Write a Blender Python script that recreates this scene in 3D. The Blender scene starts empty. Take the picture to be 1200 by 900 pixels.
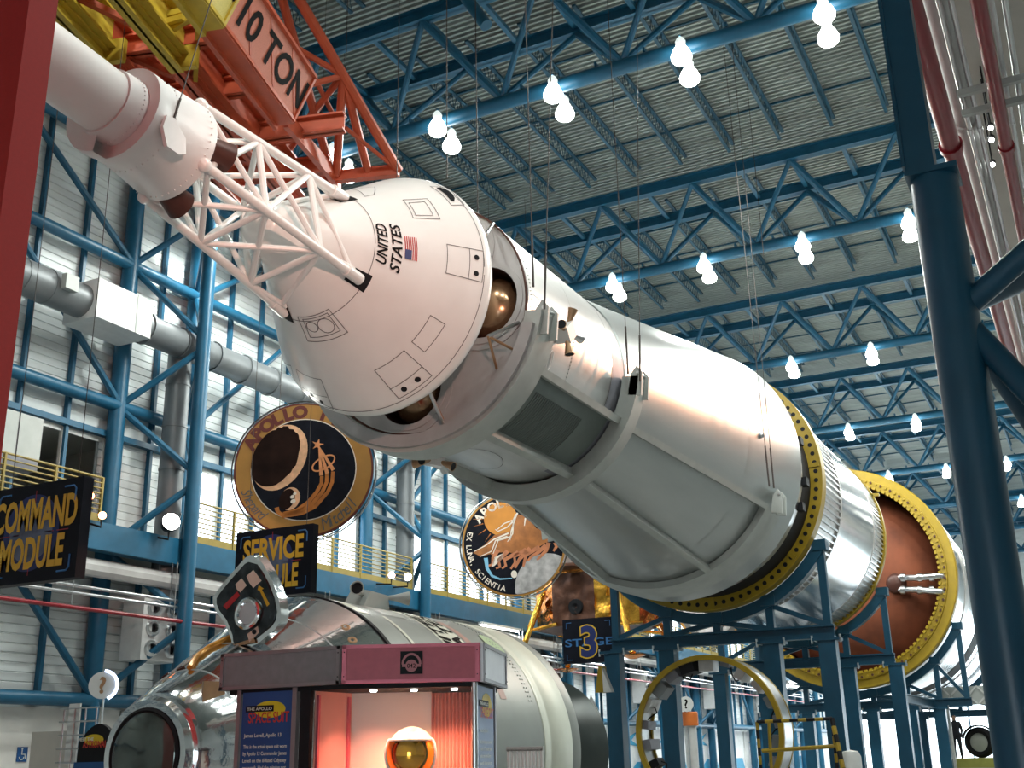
import bpy, math, random
from mathutils import Vector as V, Matrix
random.seed(11)
SC = bpy.context.scene
COL = SC.collection
# ------------------------------------------------------------------ camera
F, PXC, PYC = 1324.88, 600.0, 450.0            # focal length in pixels of the 1200x900 frame
EYE = V((0, 0, 1.6))
_D = V((712.67, 420.83, F)).normalized()       # hall axis (world Y) in camera axes (right, down, forward)
_a = V((-.021, -1, 0)); _U = V((-.021, -1, -_a.dot(_D) / _D.z)).normalized()
_X = _D.cross(_U)
RW = Matrix((_X, _D, _U))                      # camera axes -> world
cam_d = bpy.data.cameras.new('camera'); cam = bpy.data.objects.new('camera', cam_d); COL.objects.link(cam)
cam_d.sensor_width = 36; cam_d.lens = F / 1200 * 36; cam_d.clip_end = 400; cam_d.clip_start = .05
m = RW @ Matrix.Diagonal(V((1, -1, -1)))
cam.matrix_world = Matrix.Translation(EYE) @ m.to_4x4()
SC.camera = cam
# ------------------------------------------------------------------ daylight and exposure
SC.view_settings.view_transform = 'Standard'; SC.view_settings.look = 'None'
SC.view_settings.gamma = 1; SC.view_settings.use_curve_mapping = False
SC.view_settings.exposure = 0.42
wd = bpy.data.worlds.new('daylight'); SC.world = wd; wd.use_nodes = True
bg = wd.node_tree.nodes['Background']; bg.inputs[0].default_value = (.86, .95, 1, 1); bg.inputs[1].default_value = 4.0
FLOOR = -.5
LAMPW = 900

def ray(x, y): return RW @ V(((x - PXC) / F, (y - PYC) / F, 1))
def at(x, y, X=None, Y=None, Z=None):
    """point of the place that lies on a known plane"""
    r = ray(x, y)
    t = (X - EYE.x) / r.x if X is not None else (Y - EYE.y) / r.y if Y is not None else (Z - EYE.z) / r.z
    return EYE + r * t

# ------------------------------------------------------------------ materials
MATS = {}
def mat(name, col, rough=.5, metal=0, var=.06, scale=6, bump=0, coat=0, emit=0, trans=0, bscale=40, stretch=None, ecol=None, ior=1.45, spec=.5):
    m = bpy.data.materials.new(name); m.use_nodes = True; nt = m.node_tree; N = nt.nodes; L = nt.links
    b = N['Principled BSDF']; b.inputs['Roughness'].default_value = rough; b.inputs['Metallic'].default_value = metal
    b.inputs['IOR'].default_value = ior; b.inputs['Specular IOR Level'].default_value = spec
    if coat: b.inputs['Coat Weight'].default_value = coat; b.inputs['Coat Roughness'].default_value = .12
    if trans: b.inputs['Transmission Weight'].default_value = trans
    if emit:
        b.inputs['Emission Color'].default_value = (*(ecol or col), 1); b.inputs['Emission Strength'].default_value = emit
    tc = N.new('ShaderNodeTexCoord'); vec = tc.outputs['Object']
    if stretch:
        mp = N.new('ShaderNodeMapping'); mp.inputs['Scale'].default_value = stretch; L.new(vec, mp.inputs[0]); vec = mp.outputs[0]
    n = N.new('ShaderNodeTexNoise'); n.inputs['Scale'].default_value = scale; n.inputs['Detail'].default_value = 4
    L.new(vec, n.inputs['Vector'])
    r = N.new('ShaderNodeValToRGB')
    r.color_ramp.elements[0].position = .3; r.color_ramp.elements[1].position = .7
    r.color_ramp.elements[0].color = (*[max(0, c * (1 - var)) for c in col], 1)
    r.color_ramp.elements[1].color = (*[min(1, c * (1 + var)) for c in col], 1)
    L.new(n.outputs['Fac'], r.inputs[0]); L.new(r.outputs[0], b.inputs['Base Color'])
    if bump:
        n2 = N.new('ShaderNodeTexNoise'); n2.inputs['Scale'].default_value = bscale; n2.inputs['Detail'].default_value = 3
        L.new(vec, n2.inputs['Vector'])
        bp = N.new('ShaderNodeBump'); bp.inputs['Strength'].default_value = bump; bp.inputs['Distance'].default_value = .02
        L.new(n2.outputs['Fac'], bp.inputs['Height']); L.new(bp.outputs[0], b.inputs['Normal'])
    if emit: m.cycles.emission_sampling = 'NONE' if emit < 40 else 'AUTO'
    MATS[name] = m; return m
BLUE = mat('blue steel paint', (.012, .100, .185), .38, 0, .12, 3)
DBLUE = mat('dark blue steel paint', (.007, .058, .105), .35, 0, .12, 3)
TEAL = mat('teal joist paint', (.010, .07, .12), .5, 0, .15, 5)
SIDING = mat('white wall siding', (.70, .74, .74), .45, 0, .10, 1.3, 0, stretch=(1, .4, 3))
DECK = mat('galvanised roof deck', (.28, .32, .31), .45, .3, .2, .9, stretch=(.5, 2, 1))
FLOORM = mat('polished grey floor', (.36, .36, .35), .22, 0, .12, 1.5)
GREYW = mat('grey plaster', (.46, .44, .40), .7, 0, .06, 2)
PALE = mat('pale plaster', (.78, .76, .72), .7, 0, .05, 2)
WHITE = mat('white gloss paint', (.80, .79, .77), .32, 0, .03, 2, coat=.3)
WHITE2 = mat('white satin paint', (.78, .76, .75), .42, 0, .03, 4)
INK = mat('black ink', (.012, .011, .011), .8, 0, .1, spec=.1)
LINE = mat('thin grey panel line', (.10, .09, .09), .6, 0, .1)
FLAGR = mat('flag red', (.50, .03, .03), .5); FLAGB = mat('flag blue', (.05, .06, .16), .5)
SATIN = mat('satin aluminium', (.50, .50, .49), .36, .8, .07, 1.5, stretch=(4, .3, 4))
ADAPT = mat('adapter skin', (.40, .42, .415), .36, .95, .05, .8, stretch=(3, .4, 3))
GREYP = mat('grey frame paint', (.40, .42, .40), .5, .1, .08, 3)
GREYD = mat('dark grey green panel', (.13, .155, .145), .5, .2, .12, 2)
FACE = mat('grey bulkhead', (.42, .41, .41), .45, .35, .10, 2.2)
BAND = mat('slate grey band', (.20, .20, .23), .5, .2, .08)
TANK = mat('bronze tank dome', (.34, .20, .11), .22, .75, .14, 3, coat=.3)
BROWN = mat('dark brown nozzle', (.07, .025, .018), .4, .2, .15)
TAN = mat('tan strut', (.45, .27, .15), .4, .5, .12)
STEEL = mat('brushed steel', (.62, .63, .64), .28, 1, .08, 3)
CHROME = mat('mirror foil', (.80, .82, .83), .10, 1, .08, 2.5, .25, bscale=5)
SILVER = mat('polished tank aluminium', (.80, .80, .79), .17, 1, .10, 1.2, .12, bscale=2.5, stretch=(1, .35, 1))
RIBM = mat('ribbed aluminium', (.55, .53, .51), .35, .9, .14, 4)
YELLOW = mat('yellow ring paint', (.31, .205, .010), .42, 0, .10, 4)
RAILY = mat('muted yellow railing paint', (.28, .205, .04), .5, 0, .1, 4)
YEL2 = mat('yellow crane paint', (.45, .32, .03), .5, 0, .12, 4)
ORANGE = mat('orange red crane paint', (.42, .072, .027), .5, 0, .14, 3)
MESHO = mat('orange perforated guard', (.46, .13, .075), .6, 0, .10, 60)
MESHY = mat('yellow perforated guard', (.60, .50, .14), .6, 0, .10, 60)
FOAM = mat('rust brown foam', (.17, .045, .018), .75, 0, .30, 1.1, .35, bscale=3)
REDP = mat('deep red paint', (.38, .012, .010), .75, 0, .05, 30, .05, bscale=120)
REDPIPE = mat('red pipe paint', (.24, .012, .02), .3, 0, .1)
DUCT = mat('grey duct', (.20, .215, .225), .45, .3, .10, 2)
DUCTW = mat('pale pipe lagging', (.58, .58, .57), .5, 0, .08, 3)
BOXW = mat('white enamel box', (.66, .67, .66), .5, 0, .05)
CABLE = mat('steel cable', (.06, .05, .045), .6, .2, .15, 10)
BLACK = mat('black', (.012, .012, .014), .6, spec=.2)
GLASS = mat('window glass', (.92, .97, 1), .04, 0, .01, 1, trans=1, ior=1.02)
CGLASS = mat('display case glass', (1, .99, .98), .02, 0, .01, 1, trans=1, ior=1.05)
FRAME = mat('pale window frame', (.62, .62, .60), .4, .2)
LAMPG = mat('glowing lamp glass', (1, 1, 1), .3, 0, .01, 4, emit=9, ecol=(.97, 1, .94))
LAMPN = mat('lamp neck', (.85, .87, .88), .25, .4, .03, emit=.6, ecol=(.9, 1, .95))
SIGNB = mat('black sign face', (.008, .009, .016), .5, 0, .25, 3, spec=.15)
SIGNT = mat('amber sign lettering', (.75, .45, .03), .5); SIGNL = mat('blue sign corner', (.04, .17, .42), .5)
MOON = mat('moon print', (.10, .13, .21), .5, 0, .5, 4); GLOW = mat('deep blue halo print', (.012, .025, .14), .5, 0, .3, 2)
SIGNR = mat('red sign hairline', (.36, .02, .03), .5)
FOILG = mat('gold foil', (.78, .40, .06), .20, 1, .35, 3, 1, bscale=9)
FOILO = mat('amber crumpled foil', (.62, .22, .05), .24, 1, .4, 4, 1, bscale=8)
FOILD = mat('dark copper panel', (.10, .042, .025), .4, .5, .3, 3, .5, bscale=9)
LMGREY = mat('grey thermal panel', (.16, .13, .12), .5, .3, .3, 2)

# ------------------------------------------------------------------ mesh helpers
class MB:
    def __init__(s): s.v = []; s.f = []
    def add(s, vs, fs):
        o = len(s.v); s.v += [V(p) for p in vs]; s.f += [tuple(i + o for i in f) for f in fs]; return s
    def box(s, a, b):
        (x0, y0, z0), (x1, y1, z1) = [min(p, q) for p, q in zip(a, b)], [max(p, q) for p, q in zip(a, b)]
        return s.add([(x, y, z) for x in (x0, x1) for y in (y0, y1) for z in (z0, z1)],
                     [(0, 1, 3, 2), (4, 6, 7, 5), (0, 4, 5, 1), (2, 3, 7, 6), (0, 2, 6, 4), (1, 5, 7, 3)])
    def obox(s, c, a, b, d):
        c, a, b, d = V(c), V(a), V(b), V(d)
        return s.add([c + a * i + b * j + d * k for i in (-1, 1) for j in (-1, 1) for k in (-1, 1)],
                     [(0, 1, 3, 2), (4, 6, 7, 5), (0, 4, 5, 1), (2, 3, 7, 6), (0, 2, 6, 4), (1, 5, 7, 3)])
    def beam(s, p, q, w, h, up=(0, 0, 1)):
        p, q = V(p), V(q); d = (q - p); up = V(up); x = d.cross(up)
        if x.length < 1e-6: x = d.cross(V((1, 0, 0)))
        x.normalize(); u = x.cross(d).normalized()
        return s.obox((p + q) / 2, d / 2, x * w / 2, u * h / 2)
    def ibeam(s, p, q, w, h, t=.03, up=(0, 0, 1)):
        p, q = V(p), V(q); d = q - p; x = d.cross(V(up)).normalized(); u = x.cross(d).normalized()
        s.obox((p + q) / 2, d / 2, x * t / 2, u * h / 2)
        for k in (-1, 1): s.obox((p + q) / 2 + u * k * (h / 2 - t / 2), d / 2, x * w / 2, u * t / 2)
        return s
    def tube(s, p, q, r, n=10, r2=None, cap=True):
        p, q = V(p), V(q); d = (q - p).normalized(); a = d.orthogonal().normalized(); b = d.cross(a); r2 = r if r2 is None else r2
        vs = [o + (a * math.cos(2 * math.pi * i / n) + b * math.sin(2 * math.pi * i / n)) * k for o, k in ((p, r), (q, r2)) for i in range(n)]
        fs = [(i, (i + 1) % n, n + (i + 1) % n, n + i) for i in range(n)]
        if cap: fs += [tuple(range(n))[::-1], tuple(range(n, 2 * n))]
        return s.add(vs, fs)
    def path(s, pts, r, n=8, closed=False):
        pts = [V(p) for p in pts]; k = len(pts); vs = []; prev = None
        for i, p in enumerate(pts):
            t = (pts[(i + 1) % k] - pts[i - 1]) if closed else (pts[min(i + 1, k - 1)] - pts[max(i - 1, 0)])
            t.normalize()
            a = t.orthogonal().normalized() if prev is None else (prev - t * prev.dot(t)).normalized()
            prev = a; b = t.cross(a)
            vs += [p + (a * math.cos(2 * math.pi * j / n) + b * math.sin(2 * math.pi * j / n)) * r for j in range(n)]
        fs = []
        for i in range(k if closed else k - 1):
            i2 = (i + 1) % k
            fs += [(i * n + j, i * n + (j + 1) % n, i2 * n + (j + 1) % n, i2 * n + j) for j in range(n)]
        if not closed: fs += [tuple(range(n))[::-1], tuple(range((k - 1) * n, k * n))]
        return s.add(vs, fs)
    def lathe(s, prof, o=(0, 0, 0), d=(0, 1, 0), n=48, a0=0, a1=360):
        """profile of (distance along d, radius); angle 0 = +X side, 90 = up"""
        o, d = V(o), V(d).normalized(); e1 = d.cross(V((0, 0, 1)))
        e1 = e1.normalized() if e1.length > 1e-5 else V((1, 0, 0)); e2 = e1.cross(d).normalized()
        full = abs(a1 - a0) >= 359.9; m = n if full else n + 1; vs = []; fs = []
        for t, r in prof:
            for i in range(m):
                a = math.radians(a0 + (a1 - a0) * i / n); vs.append(o + d * t + (e1 * math.cos(a) + e2 * math.sin(a)) * max(r, 1e-4))
        for k in range(len(prof) - 1):
            for i in range(n):
                j = (i + 1) % m; fs.append((k * m + i, k * m + j, (k + 1) * m + j, (k + 1) * m + i))
        return s.add(vs, fs)
    def arc(s, c, y0, y1, r0, r1, a0, a1, n=24, dr=0):
        """solid ring sector of rectangular section about a line along Y through c=(x,z); dr: growth of radius from y0 to y1"""
        prof = [(y0, r0), (y0, r1), (y1, r1 + dr), (y1, r0 + dr), (y0, r0)]
        full = abs(a1 - a0) >= 359.9
        s.lathe(prof, (c[0], 0, c[1]), (0, 1, 0), n, a0, a1)
        if not full:
            for a in (a0, a1):
                s.add([pol(c, a, r, y) for y, r in prof[:4]], [(0, 1, 2, 3)])
        return s
    def prism(s, pts, d):
        pts = [V(p) for p in pts]; k = len(pts); d = V(d)
        return s.add(pts + [p + d for p in pts], [tuple(range(k)), tuple(range(2 * k - 1, k - 1, -1))] + [(i, (i + 1) % k, k + (i + 1) % k, k + i)[::-1] for i in range(k)])
    def flat(s, pts): return s.add(pts, [tuple(range(len(pts)))])
    def ball(s, c, r, n=16, m=10, sc=(1, 1, 1)):
        c = V(c); vs = []; fs = []
        for i in range(m + 1):
            t = math.pi * i / m
            for j in range(n):
                p = 2 * math.pi * j / n
                vs.append(c + V((r * sc[0] * math.sin(t) * math.cos(p), r * sc[1] * math.sin(t) * math.sin(p), r * sc[2] * math.cos(t))))
        for i in range(m):
            for j in range(n): fs.append((i * n + j, (i + 1) * n + j, (i + 1) * n + (j + 1) % n, i * n + (j + 1) % n))
        return s.add(vs, fs)
    def text(s, txt, o, ux, uy, size, **k):
        vs, fs, w = glyphs(txt, **k); o, ux, uy = V(o), V(ux), V(uy)
        return s.add([o + ux * (x * size) + uy * (y * size) for x, y in vs], fs)
def pol(c, a, r, y=0):
    a = math.radians(a); return V((c[0] + r * math.cos(a), y, c[1] + r * math.sin(a)))
_gl = {}
def glyphs(txt, bold=.0, shear=0, align='CENTER', wid=1):
    """flat letter shapes, height about 1; returns vertices, faces, width"""
    key = (txt, bold, shear, align, wid)
    if key in _gl: return _gl[key]
    cu = bpy.data.curves.new('lettering', 'FONT'); cu.body = txt; cu.size = 1.37; cu.offset = bold; cu.shear = shear
    cu.resolution_u = 3; o = bpy.data.objects.new('lettering', cu); COL.objects.link(o)
    dg = bpy.context.evaluated_depsgraph_get(); dg.update()
    me = bpy.data.meshes.new_from_object(o.evaluated_get(dg))
    vs = [(p.co.x * wid, p.co.y) for p in me.vertices]; fs = [tuple(p.vertices) for p in me.polygons]
    bpy.data.objects.remove(o); bpy.data.curves.remove(cu); bpy.data.meshes.remove(me)
    x0 = min(p[0] for p in vs); x1 = max(p[0] for p in vs)
    sh = {'CENTER': (x0 + x1) / 2, 'LEFT': x0, 'RIGHT': x1}[align]
    _gl[key] = ([(x - sh, y) for x, y in vs], fs, x1 - x0); return _gl[key]
def loc_of(o):
    p = V((0, 0, 0))
    while o is not None: p += o.location; o = o.parent
    return p
def obj(name, mb, material, parent=None, sharp=35, kind=None, label=None):
    off = loc_of(parent) if parent else V((0, 0, 0))
    me = bpy.data.meshes.new(name); me.from_pydata([tuple(p - off) for p in mb.v], [], mb.f); me.update()
    if sharp:
        me.polygons.foreach_set('use_smooth', [True] * len(me.polygons)); me.set_sharp_from_angle(angle=math.radians(sharp))
    me.materials.append(material)
    o = bpy.data.objects.new(name, me); COL.objects.link(o); o.parent = parent
    if kind: o['kind'] = kind
    if label: o['label'] = label
    return o
def tag(o, label, cat, group=None, kind=None):
    o['label'] = label; o['category'] = cat
    if group: o['group'] = group
    if kind: o['kind'] = kind
    return o
def thing(name, label, cat, loc=(0, 0, 0), group=None):
    o = bpy.data.objects.new(name, None); o.empty_display_size = .2; COL.objects.link(o); o.location = loc
    return tag(o, label, cat, group)
def struct(name, mb, material, label, cat='wall', sharp=35):
    o = obj(name, mb, material, None, sharp); o['kind'] = 'structure'; o['label'] = label; o['category'] = cat; return o
def copy_tree(o, loc=None, parent=None, rot=None):
    c = o.copy(); COL.objects.link(c); c.parent = parent
    if loc is not None: c.location = loc
    if rot is not None: c.rotation_euler = rot
    for ch in o.children: copy_tree(ch, None, c)
    return c
def lamp(name, kind, loc, power, col, parent=None, size=.2, aim=None, angle=60, blend=.6):
    l = bpy.data.lights.new(name, kind); l.energy = power; l.color = col
    if kind in ('POINT', 'SPOT'): l.shadow_soft_size = size
    o = bpy.data.objects.new(name, l); COL.objects.link(o); o.location = V(loc) - (loc_of(parent) if parent else V((0, 0, 0))); o.parent = parent
    if kind == 'SPOT':
        l.spot_size = math.radians(angle); l.spot_blend = blend
        o.rotation_euler = (V(aim) - V(loc)).to_track_quat('-Z', 'Y').to_euler()
    return o
ORD = ['first', 'second', 'third', 'fourth', 'fifth', 'sixth', 'seventh', 'eighth', 'ninth', 'tenth', 'eleventh', 'twelfth', 'thirteenth', 'fourteenth', 'fifteenth', 'sixteenth', 'seventeenth', 'eighteenth', 'nineteenth', 'twentieth']
# ================================================================== THE HALL
TR = [20.4 + 10.8 * i for i in range(-1, 8)]            # truss and column lines along the hall
XC, XW = -19.0, -20.5                                   # free-standing columns, wall columns
ZB, ZT = 16.0, 18.2                                     # bottom and top chords
YEND = 104.0
struct('floor', MB().box((-22, -6, FLOOR - .2), (14, YEND, FLOOR)), FLOORM, 'polished pale grey hall floor', 'floor')
# roof: base sheet plus one folded deck panel for each joist gap and truss bay
ceil = struct('ceiling', MB().box((-22, -6.2, 19.12), (14, YEND, 19.2)), DECK, 'grey ribbed metal roof deck above the blue trusses', 'ceiling')
def deck_mesh(L, W):
    m = MB(); n = int(L / .18); st = L / n; prof = []
    for i in range(n):
        y = i * st; prof += [(y, 0), (y + st * .38, 0), (y + st * .48, .075), (y + st * .9, .075)]
    prof.append((L, 0)); vs = []
    for y, z in prof: vs += [(0, y, z), (W, y, z)]
    return m.add(vs, [(2 * i, 2 * i + 2, 2 * i + 3, 2 * i + 1) for i in range(len(prof) - 1)])
JX = [-21 + 1.5 * i for i in range(20)]                 # joist lines
dk = None
for b, y in enumerate(TR[:-1]):
    for x in JX:
        if dk is None:
            dk = obj('deck_panel', deck_mesh(10.8, 1.5), DECK, ceil, 20); dk.location = (x, y, 19.04); first = dk
        else:
            c = dk.copy(); COL.objects.link(c); c.parent = ceil; c.location = (x, y, 19.04)
# trusses
def truss(i, y):
    far = ['nearest', 'second', 'third', 'fourth', 'fifth', 'sixth', 'seventh', 'eighth'][i]
    t = thing('roof_truss', f'blue three-chord steel roof truss across the hall, {far} from the camera', 'truss', (XC, y, ZB), 'blue roof trusses')
    x0, x1 = -20.4, 10.5
    obj('bottom_chord', MB().tube((x0 + 1.4, y, ZB), (x1, y, ZB), .17, 14), BLUE, t)
    for s in (-1, 1):
        obj('top_chord', MB().ibeam((x0, y + s * 1.1, ZT), (x1, y + s * 1.1, ZT), .26, .34, .035), BLUE, t)
    k = 0; x = -19.4
    while x < x1 - 1:
        for s in (-1, 1):
            obj('web_brace', MB().tube((x, y, ZB + .1), (x + 1.5, y + s * 1.1, ZT - .15), .075, 8), BLUE, t)
            obj('web_brace', MB().tube((x + 3, y, ZB + .1), (x + 1.5, y + s * 1.1, ZT - .15), .095, 8), BLUE, t)
        for xx in (x, x + 1.5):
            obj('cross_strut', MB().beam((xx, y - 1.0, ZT), (xx, y + 1.0, ZT), .12, .12), BLUE, t)
        for xx in (x + .55, x + 2.4):
            obj('pipe_clip', MB().beam((xx, y - .12, ZB + .21), (xx, y + .12, ZB + .21), .05, .1), BLUE, t)
        x += 3
    return t
for i, y in enumerate(TR[1:]): truss(i, y)
truss(0, TR[0])['label'] = 'blue three-chord steel roof truss almost overhead of the camera'
# open-web joists between trusses
def joist(y0, y1):
    t = thing('bar_joist', 'x', 'joist', (0, y0, 18.44), 'x')
    obj('top_chord', MB().beam((0, y0, 18.97), (0, y1, 18.97), .10, .06), TEAL, t, 0)
    obj('bottom_chord', MB().beam((0, y0 + .5, 18.47), (0, y1 - .5, 18.47), .09, .05), TEAL, t, 0)
    w = MB(); n = 30; st = (y1 - y0 - 1) / n
    for i in range(n):
        a = y0 + .5 + i * st
        for s in (0, 1): w.beam((0, a + s * st / 2, 18.94 - .45 * (1 - s)), (0, a + (1 + s) * st / 2, 18.49 + .45 * (1 - s)), .014, .014)
    obj('web', w, TEAL, t, 0, 'stuff')
    return t
jo = None
bays = ['between the nearest two trusses', 'between the second and third trusses', 'between the third and fourth trusses', 'between the fourth and fifth trusses', 'beyond the fifth truss', 'beyond the sixth truss', 'beyond the seventh truss']
for b in range(len(TR) - 1):
    y0, y1 = TR[b] + 1.2, TR[b + 1] - 1.2
    for jn, x in enumerate(JX[1:]):
        if b == 0 and not (-16.6 < x < -4): continue
        if jo is None: jo = joist(y0, y1); c = jo; jy = y0; c.location.x = x
        else: c = copy_tree(jo, (x, y0, 18.44))
        c['label'] = f'teal open-web roof joist, {ORD[jn]} from the left wall, ' + ('in front of the nearest truss' if b == 0 else bays[b - 1])
        c['group'] = 'roof joists ' + ('in front of the nearest truss' if b == 0 else bays[b - 1])
# bridging bars across the joists
for b in range(len(TR) - 1):
    w = 'in front of the nearest truss' if b == 0 else bays[b - 1]
    for k, wh in ((.3, 'front'), (.52, 'middle'), (.74, 'rear')):
        y = TR[b] + 10.8 * k
        tag(obj('bridging_bar', MB().beam((-21, y, 18.99), (8.9, y, 18.99), .05, .05), TEAL, None, 0), wh + ' thin dark bridging bar across the joists ' + w, 'bar', 'bridging bars ' + w)
# lamps: a pair under every truss panel
def bay_lamp():
    t = thing('high_bay_lamp', 'x', 'lamp', (0, 0, 0), 'x')
    obj('hook', MB().tube((0, 0, .42), (0, 0, .52), .02, 6), STEEL, t)
    obj('arm', MB().beam((0, -.02, .5), (0, .42, .42), .04, .05), BLUE, t)
    obj('neck', MB().lathe([(.24, .10), (.34, .115), (.42, .075), (.46, .03)], (0, 0, 0), (0, 0, 1), 14), LAMPN, t)
    obj('glass_bell', MB().lathe([(-.16, .0), (-.155, .17), (-.10, .215), (-.02, .225), (.10, .18), (.2, .12), (.25, .10)], (0, 0, 0), (0, 0, 1), 18), LAMPG, t)
    return t
bl = None; down = []
for i, y in enumerate(TR[1:8]):
    far = ['nearest', 'second', 'third', 'fourth', 'fifth', 'sixth', 'seventh'][i]
    vis = ([-15, -12, -9, -6, -3, 0, 3], [-12, -9, -6, -3, 0, 3], [-9, -6, -3, 0, 3], [-9, -6, -3, 0, 3], [-9, -6, -3, 0, 3], [-9, -6, -3, 0], [-9, -6, -3, 0])[i]
    hid = [x for x in (-18, -15, -12) if x not in vis]
    for x in hid + vis:
        q = (hid if x in hid else vis).index(x)
        where = f'pair {ORD[q]} from the left wall' if x in hid else f'{ORD[q]} pair right of the rocket' if i else f'{ORD[q]} pair from left'
        for s in (-1, 1):
            p = (x - .05 * s, y + s * .42 + .1, 15.62)
            if bl is None: bl = bay_lamp(); c = bl
            else: c = copy_tree(bl)
            c.location = p; c.rotation_euler = (0, 0, 0 if s < 0 else math.pi)
            c['label'] = f'glowing bell lamp under the {far} roof truss, {where}, {"front" if s < 0 else "rear"} one'; c['group'] = f'bell lamps under the {far} truss'
        down.append((x, y, c))
for q, x in enumerate((-15, -12, -9, -6, -3, 0)):  # lamps added out of view to brighten the capsule and escape tower
    c = copy_tree(bl, (x, TR[0] - .32, 15.62)); c.rotation_euler = (0, 0, 0); c['label'] = f'glowing bell lamp added out of view under the overhead roof truss, {ORD[q]} from left'; c['group'] = 'added bell lamps under the overhead truss'
    down.append((x, TR[0] - .42, c))
for x, y, c in down: lamp('lamp_light', 'SPOT', (x, y + .1, 15.35), LAMPW * (.6 if y < 12 else 1), (.95, 1, .94), c, .25, (x, y + .1, 0), 165, .35)
# ------------------------------------------------------------------ left wall
YW0, YW1 = -6.2, YEND
wall = struct('wall_left', MB().box((-20.95, YW0, FLOOR), (-20.85, YW1, 6.2)).box((-20.95, YW0, 9.15), (-20.85, YW1, 19.1)).box((-20.95, YW0, 6.1), (-20.85, 16.6, 9.2)), SIDING, 'white horizontally boarded wall behind the blue framework', 'wall')
def siding(L, H):
    m = MB(); n = max(2, int(H / .19)); st = H / n; vs = []
    prof = []
    for i in range(n): prof += [(i * st, .035), (i * st + .022, .0), (i * st + .04, .028)]
    prof.append((H, .035))
    for z, x in prof: vs += [(x, 0, z), (x, L, z)]
    return m.add(vs, [(2 * i, 2 * i + 1, 2 * i + 3, 2 * i + 2) for i in range(len(prof) - 1)])
rows = [(2.9, 6.1), (9.3, 9.85), (9.85, 13.6), (13.6, 18.9)]
sd = [obj('siding_panel', siding(1.32, b - a), SIDING, wall, 20) for a, b in rows]
ys = []
y = 7.1
SP = 1.35
while y < YEND - 1.4: ys.append(y); y += SP
for k, (a, b) in enumerate(rows):
    for j, y in enumerate(ys):
        c = sd[k] if j == 0 else sd[k].copy()
        if j: COL.objects.link(c); c.parent = wall
        c.location = (-20.84, y + .015, a)
st_ = None
for j, y in enumerate(ys):
    if st_ is None:
        st_ = obj('stud', MB().box((-20.8, -.045, 2.9), (-20.66, .045, 18.9)), BLUE, wall); c = st_
        sl = obj('stud_foot', MB().box((-20.8, -.14, 2.86), (-20.6, .14, 2.97)), BLUE, wall); d = sl
    else:
        c = st_.copy(); COL.objects.link(c); c.parent = wall; d = sl.copy(); COL.objects.link(d); d.parent = wall
    c.location.y = y; d.location.y = y
for z in (2.98, 9.9, 13.65, 16.6):
    obj('girt', MB().tube((-20.45, YW0, z), (-20.45, YW1, z), .155, 12), BLUE, wall)
for z in (6.25, 9.2):
    obj('rail_plate', MB().box((-20.84, YW0, z - .07), (-20.6, YW1, z + .07)), BLUE if z > 7 else GREYP, wall)
# wide lower wall panels near the left
for i in range(3):
    obj('lower_panel', MB().box((-20.84, 8 + i * 6.2, FLOOR), (-20.74, 14.15 + i * 6.2, 2.8)), (GREYW, PALE, GREYW)[i], wall)
for i, y in enumerate(TR[1:]):
    obj('pier_panel', MB().box((-20.9, y - 1.4, 6.15), (-20.82, y + 1.5, 9.25)), SIDING, wall)
    s_ = siding(2.9, 2.95); o_ = obj('siding_panel', s_, SIDING, wall, 20); o_.location = (-20.82, y - 1.4, 6.25)
# windows of the upper gallery
wn = 0
for i, y in enumerate(TR[:-1]):
    a, b = y + 1.5, y + 9.4
    if i == 0: a, b = 16.6, 19.15
    wn += 1
    g = obj(f'window_{wn}', MB().box((-20.83, a, 6.35), (-20.77, b, 6.5)).box((-20.83, a, 9.0), (-20.77, b, 9.14)), FRAME); g['kind'] = 'structure'
    tag(g, f'gallery window strip with pale frames, {ORD[i]} from the left', 'window', None, 'structure')
    n = max(2, round((b - a) / 1.3))
    for k in range(n + 1):
        yy = a + (b - a) * k / n
        obj('mullion', MB().box((-20.84, yy - .045, 6.4), (-20.74, yy + .045, 9.1)), FRAME, g)
        if k < n: obj('pane', MB().box((-20.805, yy + .05, 6.5), (-20.795, yy + (b - a) / n - .05, 9.0)), GLASS, g)
    if i == 0:
        obj('room_behind', MB().box((-24.5, a - 1, 6.2), (-24.4, b + 1, 9.2)).box((-24.5, a - 1, 6.1), (-20.9, b + 1, 6.2)).box((-24.5, a - 1, 9.2), (-20.9, b + 1, 9.3)).box((-24.5, a - 1, 6.2), (-20.9, a - .9, 9.2)).box((-24.5, b + .9, 6.2), (-20.9, b + 1, 9.2)), GREYW, g)
        obj('display_screen', MB().box((-24.35, 17.2, 7.0), (-24.3, 18.4, 8.4)), FRAME, g)
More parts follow.
